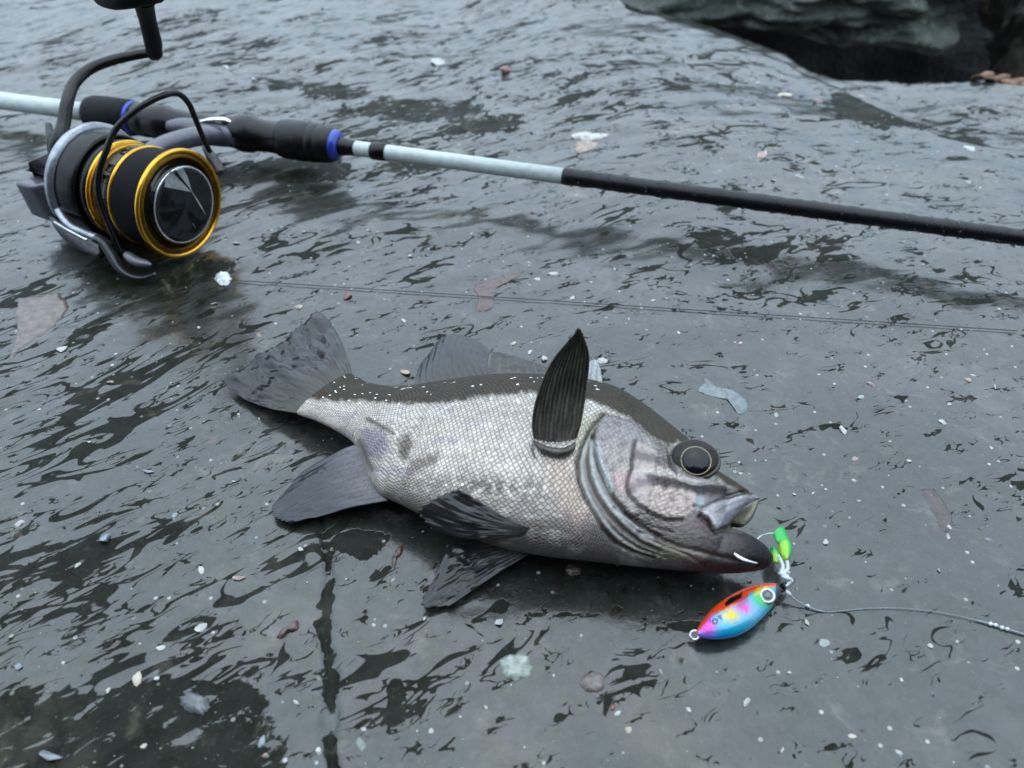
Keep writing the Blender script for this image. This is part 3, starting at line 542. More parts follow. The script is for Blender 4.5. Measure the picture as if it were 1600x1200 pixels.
fin('pectoral_fin', [[(838, 697, 22.0), (856, 706, 21.6), (876, 708, 21.6), (895, 700, 22.4)], [(832, 660, 28), (856, 664, 28), (882, 664, 28), (908, 655, 28.5)], [(843, 606, 37), (864, 602, 37), (892, 598, 37), (918, 592, 38)], [(866, 558, 44), (884, 548, 45), (903, 540, 46), (920, 556, 44)], [(893, 527, 49), (900, 517, 50.5), (905, 511, 51.5), (912, 530, 49)]],
    12, fcol((0.10, 0.088, 0.080), (0.018, 0.018, 0.013), (0.085, 0.080, 0.060), 0.8, 0.6), wave=0.5, seed=17, ridge=0.32, th=0.7)
# fleshy base of the pectoral fin
M_FLESH = plain('fin_base_flesh', (0.060, 0.050, 0.044), 0.4, metal=0.3, coat=0.4, vary=0.5, bumpy=0.8, scale=1.6)
fb_ = cr(np.array([raise_on_fish(x, y)+np.array([0, 0, 0.0002]) for x, y in ((834, 690), (845, 700), (860, 706), (878, 708), (892, 702), (898, 693))]), 40)
mesh_obj('fin_base', *tube(fb_, np.interp(np.linspace(0, 1, 40), [0, 0.2, 0.5, 0.8, 1], [0.3, 0.9, 1.2, 1.0, 0.3])*MM, 16), M_FLESH, fish)
# eye
E0 = raise_on_fish(1085, 716); view = CP-E0; view /= np.linalg.norm(view)
eax = view*0.80+np.array([0.10, 0.05, 0.5]); eax /= np.linalg.norm(eax)
ppm = FPX/np.dot(E0-CP, CF)*MM                             # pixels per millimetre at the eye
def dome(c, ax, r, h, K=56, n=16, sink=0.5, oval=(1, 1)):
    t = np.linspace(0, np.pi/2, n); prof = [(-sink*h, r)]+[(h*math.sin(q), r*math.cos(q)) for q in t]
    return lathe([(x*MM, max(q, 0.002)*MM) for x, q in prof], c, ax, K)
M_SCL = plain('eye_sclera', (0.014, 0.011, 0.010), 0.2, coat=0.0, spec=0.25, vary=0.5, scale=1.5, bumpy=0.05); M_IRIS = plain('eye_ring', (0.34, 0.27, 0.15), 0.3, metal=0.5, coat=0.8, bumpy=0)
M_PUP = plain('eye_pupil', (0.002, 0.003, 0.006), 0.03, coat=0, spec=0.4, bumpy=0, vary=0.1)
rs = 37/ppm; ce = UP(1086, 717, E0+eax*1.0*MM)
n1 = np.cross(eax, [0, 0, 1]); n1 /= np.linalg.norm(n1); n2 = np.cross(eax, n1)
def oval(V): d = np.asarray(V)-ce; return np.asarray(V)-np.multiply.outer(d@n2, n2)*0.17
dv_, df_ = dome(ce, eax, rs, rs*0.27, sink=3.0); eye = mesh_obj('eye', oval(dv_), df_, M_SCL, fish)
pc = UP(1087.5, 720, ce+eax*rs*0.27*MM)
rp = 22.5/ppm
mesh_obj('pupil', *dome(pc, eax, rp, rp*0.36, sink=0.9), M_PUP, eye)
a = np.linspace(0, 2*np.pi, 73); n1 = np.cross(eax, [0, 0, 1]); n1 /= np.linalg.norm(n1); n2 = np.cross(eax, n1)
ringp = pc+(np.cos(a)[:, None]*n1+np.sin(a)[:, None]*n2)*rp*1.0*MM
mesh_obj('iris', *tube(ringp+eax*0.10*MM, 0.16*MM, 8), M_IRIS, eye)
lid = ce+(np.cos(a)[:, None]*n1+np.sin(a)[:, None]*n2)*rs*1.0*MM+eax*0.1*MM; mesh_obj('eyelid', *tube(oval(lid)-eax*0.1*MM, (0.42+0.10*np.sin(a*3)+0.22*np.sin(a))*MM, 12), plain('eyelid_skin', (0.030, 0.023, 0.016), 0.35, coat=0.2, vary=0.4), eye)

# ------------------------------------------------------------------ rod and reel
def smooth_path(pts, n): return cr(np.asarray(pts, float), n)
M_BLACK = plain('black_plastic', (0.003, 0.003, 0.004), 0.28, coat=0.1, bumpy=0.1, spec=0.3); M_FOAM = plain('black_foam', (0.005, 0.005, 0.006), 0.6, spec=0.2, vary=0.3, bumpy=0.9, scale=3)
M_GOLD = plain('gold_metal', (0.80, 0.42, 0.03), 0.22, metal=1.0, coat=0.4, vary=0.12, bumpy=0.05); M_SILVER = plain('grey_metal', (0.30, 0.32, 0.36), 0.33, metal=0.85, coat=0.5, vary=0.2, bumpy=0.15)
M_STEEL = plain('dark_metal', (0.045, 0.045, 0.052), 0.34, metal=0.6, coat=0.15, vary=0.25, bumpy=0.2); M_STEM = plain('lilac_grey_paint', (0.10, 0.095, 0.12), 0.34, metal=0.4, coat=0.3, bumpy=0.1)
M_LINE = plain('wound_line', (0.005, 0.005, 0.007), 0.6, bumpy=0.6, scale=6, spec=0.12); M_PALE = plain('pale_blank', (0.50, 0.56, 0.55), 0.3, coat=0.6, vary=0.1, bumpy=0.2)
M_TAPE = plain('black_wet_tape', (0.004, 0.004, 0.006), 0.32, coat=0.1, spec=0.3, vary=0.3, bumpy=1.2, scale=1.2, coat_rough=0.12); M_BLUE = plain('blue_ring', (0.015, 0.045, 0.36), 0.3, metal=0.3, coat=0.6, bumpy=0)
M_CHROME = plain('chrome', (0.75, 0.76, 0.78), 0.12, metal=1.0, bumpy=0); M_CAP = plain('gloss_black', (0.003, 0.003, 0.004), 0.05, coat=0, spec=0.5, bumpy=0.05)
M_WATER, _nt, _b = new_mat('water_drop'); _b.inputs['Transmission Weight'].default_value = 1; _b.inputs['Roughness'].default_value = 0.02; _b.inputs['IOR'].default_value = 1.33
RA, RBp = U(0, 157, 0.0125), U(1600, 372, 0.0135); RD = (RBp-RA)/np.linalg.norm(RBp-RA)
_t = np.linspace(-0.4, 2.2, 4000); _x = proj(RA+(RBp-RA)*_t[:, None])[0]
def rodp(x): return RA+(RBp-RA)*np.interp(x, _x, _t)
def ppm_at(P): return FPX/np.dot(np.asarray(P)-CP, CF)*MM
def turned(name, prof, mat, parent, K=40):                 # prof: (pixel x along the rod, half thickness in pixels there)
    P = [rodp(x) for x, r in prof]; O = P[0]
    return mesh_obj(name, *lathe([(np.dot(p-O, RD), r/ppm_at(p)*MM) for p, (x, r) in zip(P, prof)], O, RD, K), mat, parent)
rod = empty('fishing_rod', (0, 0, 0), label='fishing rod with pale butt, black grip, blue rings and black wet blank', category='fishing rod')
turned('butt_blank', [(-420, 11.5), (-419, 13), (60, 13.5), (146, 14)], M_PALE, rod)
turned('rear_grip', [(138, 8), (139, 20), (142, 24), (150, 27), (170, 28), (206, 27.5), (207, 26)], M_FOAM, rod)
turned('ring', [(206, 20), (206.5, 26.3), (212, 26.3), (213, 20)], M_BLUE, rod)
seat = turned('reel_seat', [(209, 20), (213, 25), (232, 26), (236, 24), (240, 26), (262, 26), (268, 23), (300, 21), (345, 21), (362, 23), (378, 28), (382, 29), (396, 28), (402, 25), (420, 24), (440, 25), (444, 27), (446, 24)], M_BLACK, rod)
turned('foregrip', [(440, 20), (441, 28), (450, 30), (470, 30.5), (484, 30), (486, 28.6), (489, 28.6), (491, 30), (497, 29.6), (499, 28.2), (502, 28.2), (504, 29), (512, 28), (520, 26.5), (524, 24), (525, 18)], M_TAPE, rod)
turned('ring', [(521, 18), (523, 25), (527, 23), (531, 19), (533, 12)], M_BLUE, rod)
turned('winding_check', [(528, 9), (530, 15), (536, 13.5), (552, 12), (556, 12)], M_BLACK, rod)
turned('upper_blank', [(550, 10), (555, 11.6), (600, 12), (884, 12.6)], M_PALE, rod)
turned('wrap', [(580, 11.5), (582, 13.6), (592, 14), (603, 13.6), (605, 11.5)], M_BLACK, rod)
ox = np.linspace(880, 2300, 160); bl = turned('taped_blank', [(878, 10)]+[(x, 12.8+0.5*math.sin(k*1.9)+0.4*math.sin(k*0.77)-max(0, x-1600)*0.004) for k, x in enumerate(ox)], M_TAPE, rod, 48)
bm = bmesh.new()
for k in range(300):
    x = random.uniform(890, 1640); an = random.uniform(0, 6.28); P = rodp(x); n1 = np.cross(RD, [0, 0, 1.0]); n1 /= np.linalg.norm(n1); n2 = np.cross(RD, n1)
    if random.random() < 0.4: an = random.gauss(math.pi/2, 0.5)   # many hang below
    d = n1*math.cos(an)+n2*math.sin(an); r = random.uniform(0.3, 1.0)*MM
    m4 = __import__('mathutils').Matrix.Translation(Vector(P+d*(12.6/ppm_at(P)*MM))); v = bmesh.ops.create_icosphere(bm, subdivisions=2, radius=r*random.uniform(0.7, 1), matrix=m4)
dm = bpy.data.meshes.new('water_droplets'); bm.to_mesh(dm); bm.free(); dm.shade_smooth(); dm.materials.append(M_WATER)
dr = bpy.data.objects.new('water_droplets', dm); COL.objects.link(dr); dr.parent = rod; dr['kind'] = 'stuff'

reel = empty('spinning_reel', (0, 0, 0), label='black and gold spinning reel lying on its side under the rod grip', category='fishing reel')
SR = 0.024
for _ in range(6):
    SCn = U(286, 320, SR+0.0012); SR = 85.5/ppm_at(SCn)*MM
th = math.radians(-9); AX = np.array([RD[0]*math.cos(th)-RD[1]*math.sin(th), RD[0]*math.sin(th)+RD[1]*math.cos(th), RD[2]]); AX /= np.linalg.norm(AX)
SIDE = np.cross(AX, [0, 0, 1.0]); SIDE /= np.linalg.norm(SIDE)                     # towards the viewer
print('spool radius mm', SR*1000, 'fish length', arc[-1]*1000, 'rod blank mm', 12.3/ppm_at(rodp(700)))
q = SR/0.024
def lat(name, prof, mat, parent, K=96): return mesh_obj(name, *lathe([(x*q*MM, r*q*MM) for x, r in prof], SCn, AX, K), mat, parent)
spool = lat('spool', [(-44, 18), (-43, 21.2), (-36, 21.6), (-34.5, 21.6), (-34, 20.6), (-29, 20.4), (-28.6, 20), (-26.5, 20), (-26, 20.6), (-20.5, 20.6), (-20, 19.2), (-17, 19), (-4, 19), (-3.6, 20)], M_BLACK, reel)
lat('lip_ring', [(-3.1, 18.5), (-3.0, 22.6), (-2.6, 23.6), (-1.9, 24), (-1.0, 23.9), (-0.4, 23.3), (-0.5, 22.5), (-1.3, 22.0), (-3.0, 21.8)], M_GOLD, spool)
lat('line_winding', [(-19.2, 18.8), (-19, 21.2), (-18.4, 21.4), (-10, 21.6), (-4.0, 21.6), (-3.2, 21.4), (-3.1, 18.8)], M_LINE, spool)
lat('rear_ring', [(-20.9, 19), (-20.8, 21.2), (-20.4, 21.8), (-19.5, 21.8), (-19.1, 21.2), (-19.0, 19)], M_GOLD, spool)
for x0, x1, r in ((-33.4, -31.6, 22.0), (-29.4, -28.6, 21.4)): lat('gold_band', [(x0, 19.5), (x0+0.1, r-0.4), (x0+0.6, r), (x1-0.6, r), (x1-0.1, r-0.4), (x1, 19.5)], M_GOLD, spool)
lat('printed_band', [(-25.6, 19.8), (-25.5, 20.9), (-21.4, 20.9), (-21.3, 19.8)], M_STEEL, spool)
for k in range(26):                                                               # raised blocks round the printed band
    an = k/26*2*math.pi; d = SIDE*math.cos(an)+np.array([0, 0, 1.0])*math.sin(an); tdir = np.cross(AX, d)
    if k % 3 != 2: mesh_obj('band_block', *box(SCn+AX*(-23.4*q*MM)+d*20.9*q*MM, (AX, d, tdir), (1.4*q*MM, 0.35*q*MM, 1.6*q*MM), 0.0002), M_BLACK, spool)
cap = lat('spool_cap', [(-2.6, 20.0), (-2.4, 18.6), (-1.6, 17.9), (-0.6, 17.4), (0.2, 17.1), (0.9, 16.6), (1.3, 15.8), (1.25, 14), (1.1, 10), (1.2, 5), (1.5, 2), (1.5, 0.1)], M_CAP, spool)
lat('inner_ring', [(-1.9, 22.2), (-1.2, 21.6), (-1.3, 20.8), (-0.9, 20.4), (-1.1, 20.0), (-2.6, 19.6)], plain('bronze', (0.16, 0.085, 0.012), 0.3, metal=0.9, vary=0.2), spool)
lat('chrome_ring', [(0.3, 16.6), (0.9, 17.0), (1.2, 16.8), (1.1, 16.3)], M_CHROME, spool)
M_PRINT = plain('grey_print', (0.16, 0.16, 0.18), 0.4, bumpy=0)
for an, r0, r1 in ((1.25, 10.5, 13.0), (1.38, 10.5, 13.0), (-1.70, 9.5, 12.6)):
    d = SIDE*math.cos(an)+np.array([0, 0, 1.0])*math.sin(an); mesh_obj('cap_mark', *tube([SCn+AX*1.35*q*MM+d*r0*q*MM, SCn+AX*1.42*q*MM+d*(r0+r1)/2*q*MM, SCn+AX*1.5*q*MM+d*r1*q*MM], 0.16*MM, 6), M_PRINT, cap)
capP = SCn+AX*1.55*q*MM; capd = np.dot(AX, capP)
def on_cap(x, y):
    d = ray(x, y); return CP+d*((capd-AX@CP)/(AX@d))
for tri in ([(257, 292), (259, 277), (268, 268), (299, 300)], [(275, 266), (286, 263), (293, 276), (300, 299)], [(296, 294), (305, 306), (316, 324), (322, 338)]):  # sky reflection on the cap, modelled as bright metal wedges
    Tp = np.array([on_cap(x, y) for x, y in tri]); n4 = len(tri); mesh_obj('cap_sky_glint', np.vstack([Tp, Tp-AX*0.4*MM]), [tuple(range(n4)), tuple(range(2*n4-1, n4-1, -1))]+[(k, n4+k, n4+(k+1) % n4, (k+1) % n4) for k in range(n4)], M_CHROME, cap, False)
rotor = lat('rotor', [(-64, 4), (-63, 15), (-60, 20), (-54, 23.5), (-50, 24.4), (-45, 24.2), (-40, 23.6), (-38.5, 23.0), (-38.4, 22.0), (-42, 21.6)], M_BLACK, reel)
lat('rotor_rim', [(-54, 23.6), (-53.6, 25.6), (-52.4, 26.4), (-50.6, 26.4), (-49.4, 25.4), (-49, 24)], M_SILVER, rotor)
def pathd(pts, P0, P1, n=40, bulge=0.0):
    d0, d1 = np.dot(P0-CP, CF), np.dot(P1-CP, CF); Q = cr(np.array(pts, float), n); t = np.linspace(0, 1, n)
    return np.array([CP+ray(x, y)*(d0+(d1-d0)*k+bulge*math.sin(math.pi*k)) for (x, y), k in zip(Q, t)])
rimP = SCn+AX*(-51*q*MM)+SIDE*20*q*MM; footP = U(225, 432, 0.004)
M_ARM = M_SILVER
arm = mesh_obj('rotor_arm', *tube(pathd([(84, 300), (92, 328), (108, 350), (130, 362), (152, 371), (170, 382)], rimP, U(170, 382, 0.013)), np.linspace(7, 6.2, 40)/ppm_at(rimP)*MM, 14, 0.7), M_SILVER, reel)
pl = np.stack([pathd([(80, 338), (105, 352), (135, 368), (160, 380)], rimP, U(165, 390, 0.011), 24), pathd([(88, 352), (108, 368), (136, 386), (160, 398)], rimP, U(165, 390, 0.011), 24), pathd([(100, 368), (114, 382), (134, 394), (156, 402)], rimP, U(165, 390, 0.011), 24)], 1)
mesh_obj('side_plate', *sheet(pl, 2.4*MM), M_STEEL, arm)
mesh_obj('bright_edge', *tube(pathd([(84, 346), (104, 358), (136, 375)], rimP-CF*0.003, U(160, 385, 0.015), 20), 0.45*MM, 8), M_CHROME, arm)
ba = mesh_obj('bail_arm', *tube(pathd([(148, 372), (162, 380), (174, 398), (186, 418), (202, 430), (222, 434), (244, 428)], U(150, 372, 0.016), U(244, 430, 0.0045)), np.interp(np.linspace(0, 1, 40), [0, 0.3, 0.7, 1], [8.5, 9, 6, 5])/ppm_at(footP)*MM, 14, 0.75), M_STEEL, reel)
lrP = U(218, 412, 0.010); mesh_obj('line_roller', *tube(pathd([(196, 396), (212, 408), (236, 414)], lrP+CF*0.002, lrP, 16), np.array([5, 7, 8, 8.5, 9, 9, 9, 9, 9, 9, 9, 8.5, 8, 7, 5, 3])/ppm_at(lrP)*MM, 14, 0.8), M_STEM, ba)
farP = SCn-SIDE*0.020+AX*0.002; bw = [(190, 398), (176, 365), (161, 328), (153, 298), (155, 267), (165, 238), (180, 203), (207, 176), (235, 158), (262, 147), (280, 147), (295, 162), (305, 185), (317, 214), (330, 242)]
mesh_obj('bail_wire', *tube(pathd(bw, U(190, 398, 0.010), farP, 90, -0.022), np.interp(np.linspace(0, 1, 90), [0, 0.2, 0.6, 1], [4.6, 4.6, 4.8, 4.2])/ppm_at(SCn)*MM, 12), M_BLACK, reel)
mesh_obj('bail_holder', *tube(pathd([(320, 228), (332, 248), (343, 266), (347, 274)], farP, farP-AX*0.001, 20), np.interp(np.linspace(0, 1, 20), [0, 0.3, 0.8, 1], [5, 8.5, 9, 4])/ppm_at(farP)*MM, 14), M_STEEL, reel)
# gear case, tail cover and stem
gc = SCn+AX*(-66*q*MM); mesh_obj('gear_case', *box(gc+np.array([0, 0, -0.005])-SIDE*0.003, (AX, SIDE, np.array([0, 0, 1.0])), (0.010, 0.010, 0.009), 0.004), M_STEEL, reel)
tcv = [np.array(U(x, y, z*MM)) for x, y, z in ((24, 286, 24), (48, 291, 24), (66, 288, 24), (98, 296, 24))]
rr_ = []
for k, P in enumerate(cr(np.array(tcv), 18)):
    up = np.array([0, 0, 1.0]); dn = np.array([0.004*k/17+0.002, -0.001, -0.0135-0.002*math.sin(k/17*3)]); bk = np.array([0.008-0.004*k/17, 0.017, 0.0])
    qd = [P, P+dn, P+dn+bk, P+bk]; rg = []
    for e in range(4):
        for t in (0.04, 0.1, 0.5, 0.9, 0.96): rg.append(qd[e]*(1-t)+qd[(e+1) % 4]*t)
    rr_.append(rg)
mesh_obj('tail_cover', *loft([r_[::-1] for r_ in rr_]), M_STEM, reel)
sp = rodp(330)+np.array([0, -0.004, 0.002])
mesh_obj('stem', *tube(pathd([(352, 214), (318, 212), (285, 218), (255, 228), (225, 245), (195, 268)], sp, SCn+AX*-0.05, 40), np.interp(np.linspace(0, 1, 40), [0, 0.3, 0.7, 1], [17, 16, 14, 15])/ppm_at(sp)*MM, 18, 0.9), M_STEM, reel)
mesh_obj('reel_foot', *tube(pathd([(262, 196), (290, 198), (320, 205), (350, 210), (374, 214)], sp-CF*0.001, sp-CF*0.001, 24), np.interp(np.linspace(0, 1, 24), [0, 0.15, 0.5, 1], [8, 13, 20, 20])/ppm_at(sp)*MM, 18, 0.9), M_STEM, reel)
mesh_obj('foot_shine', *tube(pathd([(312, 190), (330, 187), (350, 187), (364, 192)], sp-CF*0.0055, sp-CF*0.0055, 20), np.interp(np.linspace(0, 1, 20), [0, 0.3, 0.7, 1], [3, 6, 6, 3])/ppm_at(sp)*MM, 12, 0.6), M_CHROME, reel)
# handle
hz = [(96, 262, 30), (92, 238, 36), (95, 215, 41), (100, 190, 45), (105, 160, 50), (116, 130, 54), (140, 108, 57), (175, 94, 59), (210, 86, 60), (240, 81, 61)]
hp = cr(np.array([U(x, y, z*MM) for x, y, z in hz]), 70); hpp = ppm_at(hp[40])
han = mesh_obj('handle', *tube(hp, np.interp(np.linspace(0, 1, 70), [0, 0.15, 0.3, 0.45, 1], [17, 15, 10, 9.5, 8])/hpp*MM, 16, 0.75), M_BLACK, reel)
hb0 = hp[4]; mesh_obj('handle_hub', *tube(np.array([U(76, 195, 0.040), U(80, 225, 0.036), U(86, 262, 0.028)]), np.array([5, 7, 7])/hpp*MM, 14), M_BLACK, han)
mesh_obj('knob_joint', *dome(U(243, 82, 0.061), np.array([0.3, -0.4, 0.2])/0.539, 11/hpp, 9/hpp, sink=1.0), M_BLACK, han)
kn = np.array([U(241, 84, 0.060), U(239, 66, 0.066), U(234, 45, 0.073), U(228, 20, 0.081), U(224, 2, 0.087), U(222, -12, 0.091)])
kb = mesh_obj('knob_stem', *tube(cr(kn, 30), np.interp(np.linspace(0, 1, 30), [0, 0.2, 0.5, 0.8, 1], [12, 13.5, 12.5, 14, 22])/hpp*MM, 20), M_FOAM, han)
kt = cr(np.array([U(152, -6, 0.088), U(170, -4, 0.089), U(195, -6, 0.091), U(225, -12, 0.092), U(248, -14, 0.091), U(262, -10, 0.090)]), 40)
mesh_obj('knob_bar', *tube(kt, np.interp(np.linspace(0, 1, 40), [0, 0.06, 0.25, 0.6, 0.9, 1], [4, 12, 16, 17, 14, 4])/hpp*MM, 20), M_FOAM, kb)

# ------------------------------------------------------------------ lure
lure = empty('fishing_lure', (0, 0, 0), label='rainbow painted metal lure with white ringed eye and green skirt at the fish mouth', category='lure')
lure_st = [((1088, 985), (1091, 994), 0.5, 3.4), ((1097, 970), (1104, 998), 1.6, 3.4), ((1112, 952), (1124, 999), 2.5, 3.3), ((1130, 937), (1148, 995), 3.0, 3.3), ((1152, 924), (1170, 984), 3.1, 3.3), ((1175, 915), (1190, 967), 2.9, 3.3), ((1196, 911), (1205, 950), 2.3, 3.2), ((1211, 911), (1215, 932), 1.4, 3.2), ((1220, 914), (1222, 922), 0.7, 3.2)]
LR = rings_from(lure_st, 170, 96)[0]; V, F = loft(LR)
lx, ly = proj(V); lj = fbm(lx/6, ly/6, 2, 3)*1.5
lc = np.tile(np.array([0.0, 0.36, 0.60]), (len(V), 1))
def lp(mask, c):
    global lc
    m = np.clip(mask, 0, 1)[:, None]; lc = lc*(1-m)+np.array(c)*m
lp(sm(ly, 985, 1000)*0.7, (0.0, 0.16, 0.72)); lp(sm(lx, 1130, 1100), (0.05, 0.22, 0.85))
lp(np.exp(-((lx-1170)/22)**2-((ly-958)/16)**2)*0.45, (0.35, 0.5, 0.6)); lp(np.exp(-((lx-1125)/14)**2-((ly-968)/11)**2)*0.4, (0.3, 0.5, 0.62))
lp(np.exp(-((lx-1142+lj*3)/14)**2-((ly-961+lj*3)/11)**2)**1.3*1.3, (0.62, 0.46, 0.01))
lp(np.exp(-((lx-1162+lj*3)/13)**2-((ly-949+lj*3)/9)**2)**1.3*1.3, (0.62, 0.05, 0.38))
lp(np.exp(-((lx-1104)/14)**2-((ly-978)/14)**2)**1.3*1.5, (0.62, 0.03, 0.44))
lp(region(lx, ly, [(1174, 928), (1185, 914), (1206, 918), (1212, 940), (1200, 950), (1180, 945)], 6), (0.03, 0.40, 0.10)); lp(region(lx, ly, [(1176, 915), (1200, 912), (1198, 924), (1180, 928)], 5)*0.9, (0.85, 0.6, 0.05))
top_edge = [(1086, 996), (1090, 970), (1108, 945), (1140, 920), (1180, 905), (1225, 905), (1214, 918), (1190, 917), (1174, 926), (1160, 940), (1135, 952), (1112, 962), (1098, 978), (1090, 992)]
lp(region(lx+lj, ly+lj, top_edge, 3.5), (0.75, 0.07, 0.01))
lp(region(lx, ly, [(1132, 943), (1140, 934), (1156, 928), (1160, 924), (1159, 934), (1145, 942), (1134, 948)], 1.2), (0.008, 0.006, 0.006)); lp(region(lx, ly, [(1155, 938), (1168, 930), (1170, 940), (1158, 948), (1150, 948)], 4)*0.75, (0.22, 0.03, 0.12))
lp(region(lx, ly, [(1212, 912), (1224, 912), (1224, 926), (1206, 952), (1212, 930)], 1.5), (0.015, 0.015, 0.02))
M_LURE = painted('lure_paint', 0.16, coat=0.6, metal=0.2, bumpy=0.15, scale=2.5, vary=0.1)
lb = mesh_obj('lure_body', V, F, M_LURE, lure); attr(lb.data, 'col', 'FLOAT_COLOR', lc)
def on_lure(x, y, off=0.0):
    d = (lx-x)**2+(ly-y)**2; k = np.argsort(d)[:60]; i = k[np.argmin(np.linalg.norm(V[k]-CP, axis=1))]; P = UP(x, y, V[i]); v = CP-P; return P+v/np.linalg.norm(v)*off*MM
LV = V
ep = on_lure(1199, 931, 0.1); lax = (CP-ep)/np.linalg.norm(CP-ep)*0.7+np.array([0, 0, 0.6]); lax /= np.linalg.norm(lax); lpp = ppm_at(ep)
M_WHITE = plain('white_paint', (0.80, 0.80, 0.78), 0.3, coat=0.7, bumpy=0); M_CLEAR = plain('milky_thread', (0.62, 0.66, 0.68), 0.35, coat=0.5, bumpy=0.5, scale=4)
le = mesh_obj('lure_eye', *dome(ep-lax*0.3*MM, lax, 12.6/lpp, 0.5, sink=1.6), plain('eye_black', (0.01, 0.01, 0.012), 0.2, coat=1, bumpy=0), lure)
n1 = np.cross(lax, [0, 0, 1.0]); n1 /= np.linalg.norm(n1); n2 = np.cross(lax, n1); a = np.linspace(0, 2*np.pi, 49)
mesh_obj('eye_ring', *tube(ep+lax*0.12*MM+(np.cos(a)[:, None]*n1+np.sin(a)[:, None]*n2)*10/lpp*MM, 0.30*MM, 8), M_WHITE, le)
mesh_obj('eye_centre', *dome(ep+lax*0.1*MM, lax, 5.5/lpp, 0.35, sink=0.5), plain('eye_grey', (0.11, 0.12, 0.14), 0.2, coat=1, bumpy=0), le)
tr = U(1085.5, 992.5, 0.0022); tax = (CP-tr)/np.linalg.norm(CP-tr); n1 = np.cross(tax, [0, 0, 1.0]); n1 /= np.linalg.norm(n1); n2 = np.cross(tax, n1)
mesh_obj('tail_ring', *tube(tr+(np.cos(a)[:, None]*n1+np.sin(a)[:, None]*n2)*6.6/ppm_at(tr)*MM, 0.36*MM, 10), M_CHROME, lure)
hr = U(1222, 917, 0.0034)
for cx, cy, rr, ti in ((1221, 918, 5.5, 0.2), (1226, 915, 5.0, 1.1), (1217, 921, 4.0, 2.0)):
    hc = UP(cx, cy, hr); t2 = n1*math.cos(ti)+tax*math.sin(ti); mesh_obj('split_ring', *tube(hc+(np.cos(a)[:, None]*t2+np.sin(a)[:, None]*n2)*rr/lpp*MM, 0.34*MM, 8), M_BLACK, lure)
thr = mesh_obj('assist_thread', *tube(cr(np.array([U(x, y, z*MM) for x, y, z in ((1226, 916, 3.4), (1233, 910, 3.2), (1234, 905, 3.4), (1226, 902, 4), (1221, 896, 4.4), (1223, 886, 4.8), (1220, 876, 5), (1216, 868, 5))]), 50), 3.3/lpp*MM, 10), M_CLEAR, lure)
mesh_obj('thread_strand', *tube(cr(np.array([U(x, y, z*MM) for x, y, z in ((1238, 908, 3), (1230, 904, 3.8), (1226, 896, 4.4), (1231, 888, 4.8), (1229, 876, 5.2), (1226, 866, 5.4))]), 40), 3.1/lpp*MM, 10), M_CLEAR, thr)
for k, (x, y) in enumerate(((1226, 893), (1224, 898), (1229, 903))):
    c = U(x, y, 0.0044); mesh_obj('thread_knot', *tube([c-n1*1.3*MM, c, c+n1*1.3*MM], np.array([2.4, 3.6, 2.4])/lpp*MM, 10), M_CLEAR, thr)
M_GREEN = painted('glow_rubber', 0.3, coat=0.5, bumpy=0.3, vary=0.1)
def strip(name, left, right, cols, parent, n=30, th=0.5):
    Lp = cr(np.array([U(x, y, z*MM) for x, y, z in left]), n); Rp = cr(np.array([U(x, y, z*MM) for x, y, z in right]), n)
    m = 9; t = np.linspace(0, 1, m)[None, :, None]; P = Lp[:, None]*(1-t)+Rp[:, None]*t; P[..., 2] += 0.7*MM*np.sin(np.pi*t[..., 0])
    o = mesh_obj(name, *sheet(P, th*MM), M_GREEN, parent); u = np.linspace(0, 1, n)[:, None]+0*t[0, :, 0][None]; v = t[0, :, 0][None]+0*u
    c = cols(u, v).reshape(-1, 3); attr(o.data, 'col', 'FLOAT_COLOR', np.vstack([c, c])); return o
def gcol(u, v):
    k = (sm(u, 0.35, 0.5)*sm(v, 0.75, 0.6))[..., None]; return np.array([0.0, 0.42, 0.05])*(1-k)+np.array([0.26, 0.58, 0.0])*k
strip('skirt', [(1208, 832, 6.5), (1212, 846, 6.5), (1217, 852, 6), (1220, 866, 5.6), (1226, 876, 5.2)], [(1224, 824, 6), (1229, 836, 6), (1235, 850, 6), (1236, 862, 5.6), (1230, 876, 5.2)], gcol, lure)
strip('skirt', [(1205, 857, 4.5), (1204, 868, 4.4), (1206, 880, 4)], [(1212, 858, 4.5), (1219, 868, 4.6), (1216, 882, 4.2)], lambda u, v: np.array([0.0, 0.38, 0.08])*(1-sm(u, 0.2, 0.6)[..., None]*0.8)+np.array([0.28, 0.55, 0.01])*sm(u, 0.2, 0.6)[..., None]*0.8, lure)
mesh_obj('hook_wire', *tube(cr(np.array([U(x, y, z*MM) for x, y, z in ((1180, 846, 9), (1188, 838, 8.6), (1198, 834, 7.6), (1210, 833, 6.8))]), 20), 0.16*MM, 8), M_CHROME, lure)
hs0 = raise_on_fish(1166, 873); hv = (CP-hs0)/np.linalg.norm(CP-hs0)
mesh_obj('hook_point', *tube(cr(np.array([UP(x, y, hs0+hv*o*MM) for x, y, o in ((1147, 864.5, 0.1), (1156, 871, 0.5), (1168, 876, 0.6), (1184, 880, 0.0))]), 24), np.interp(np.linspace(0, 1, 24), [0, 0.2, 0.5, 1], [2.2, 3.4, 3.2, 0.6])/lpp*MM, 10, 0.6), M_WHITE, lure)
M_INK = plain('black_ink', (0.012, 0.03, 0.05), 0.4, bumpy=0)
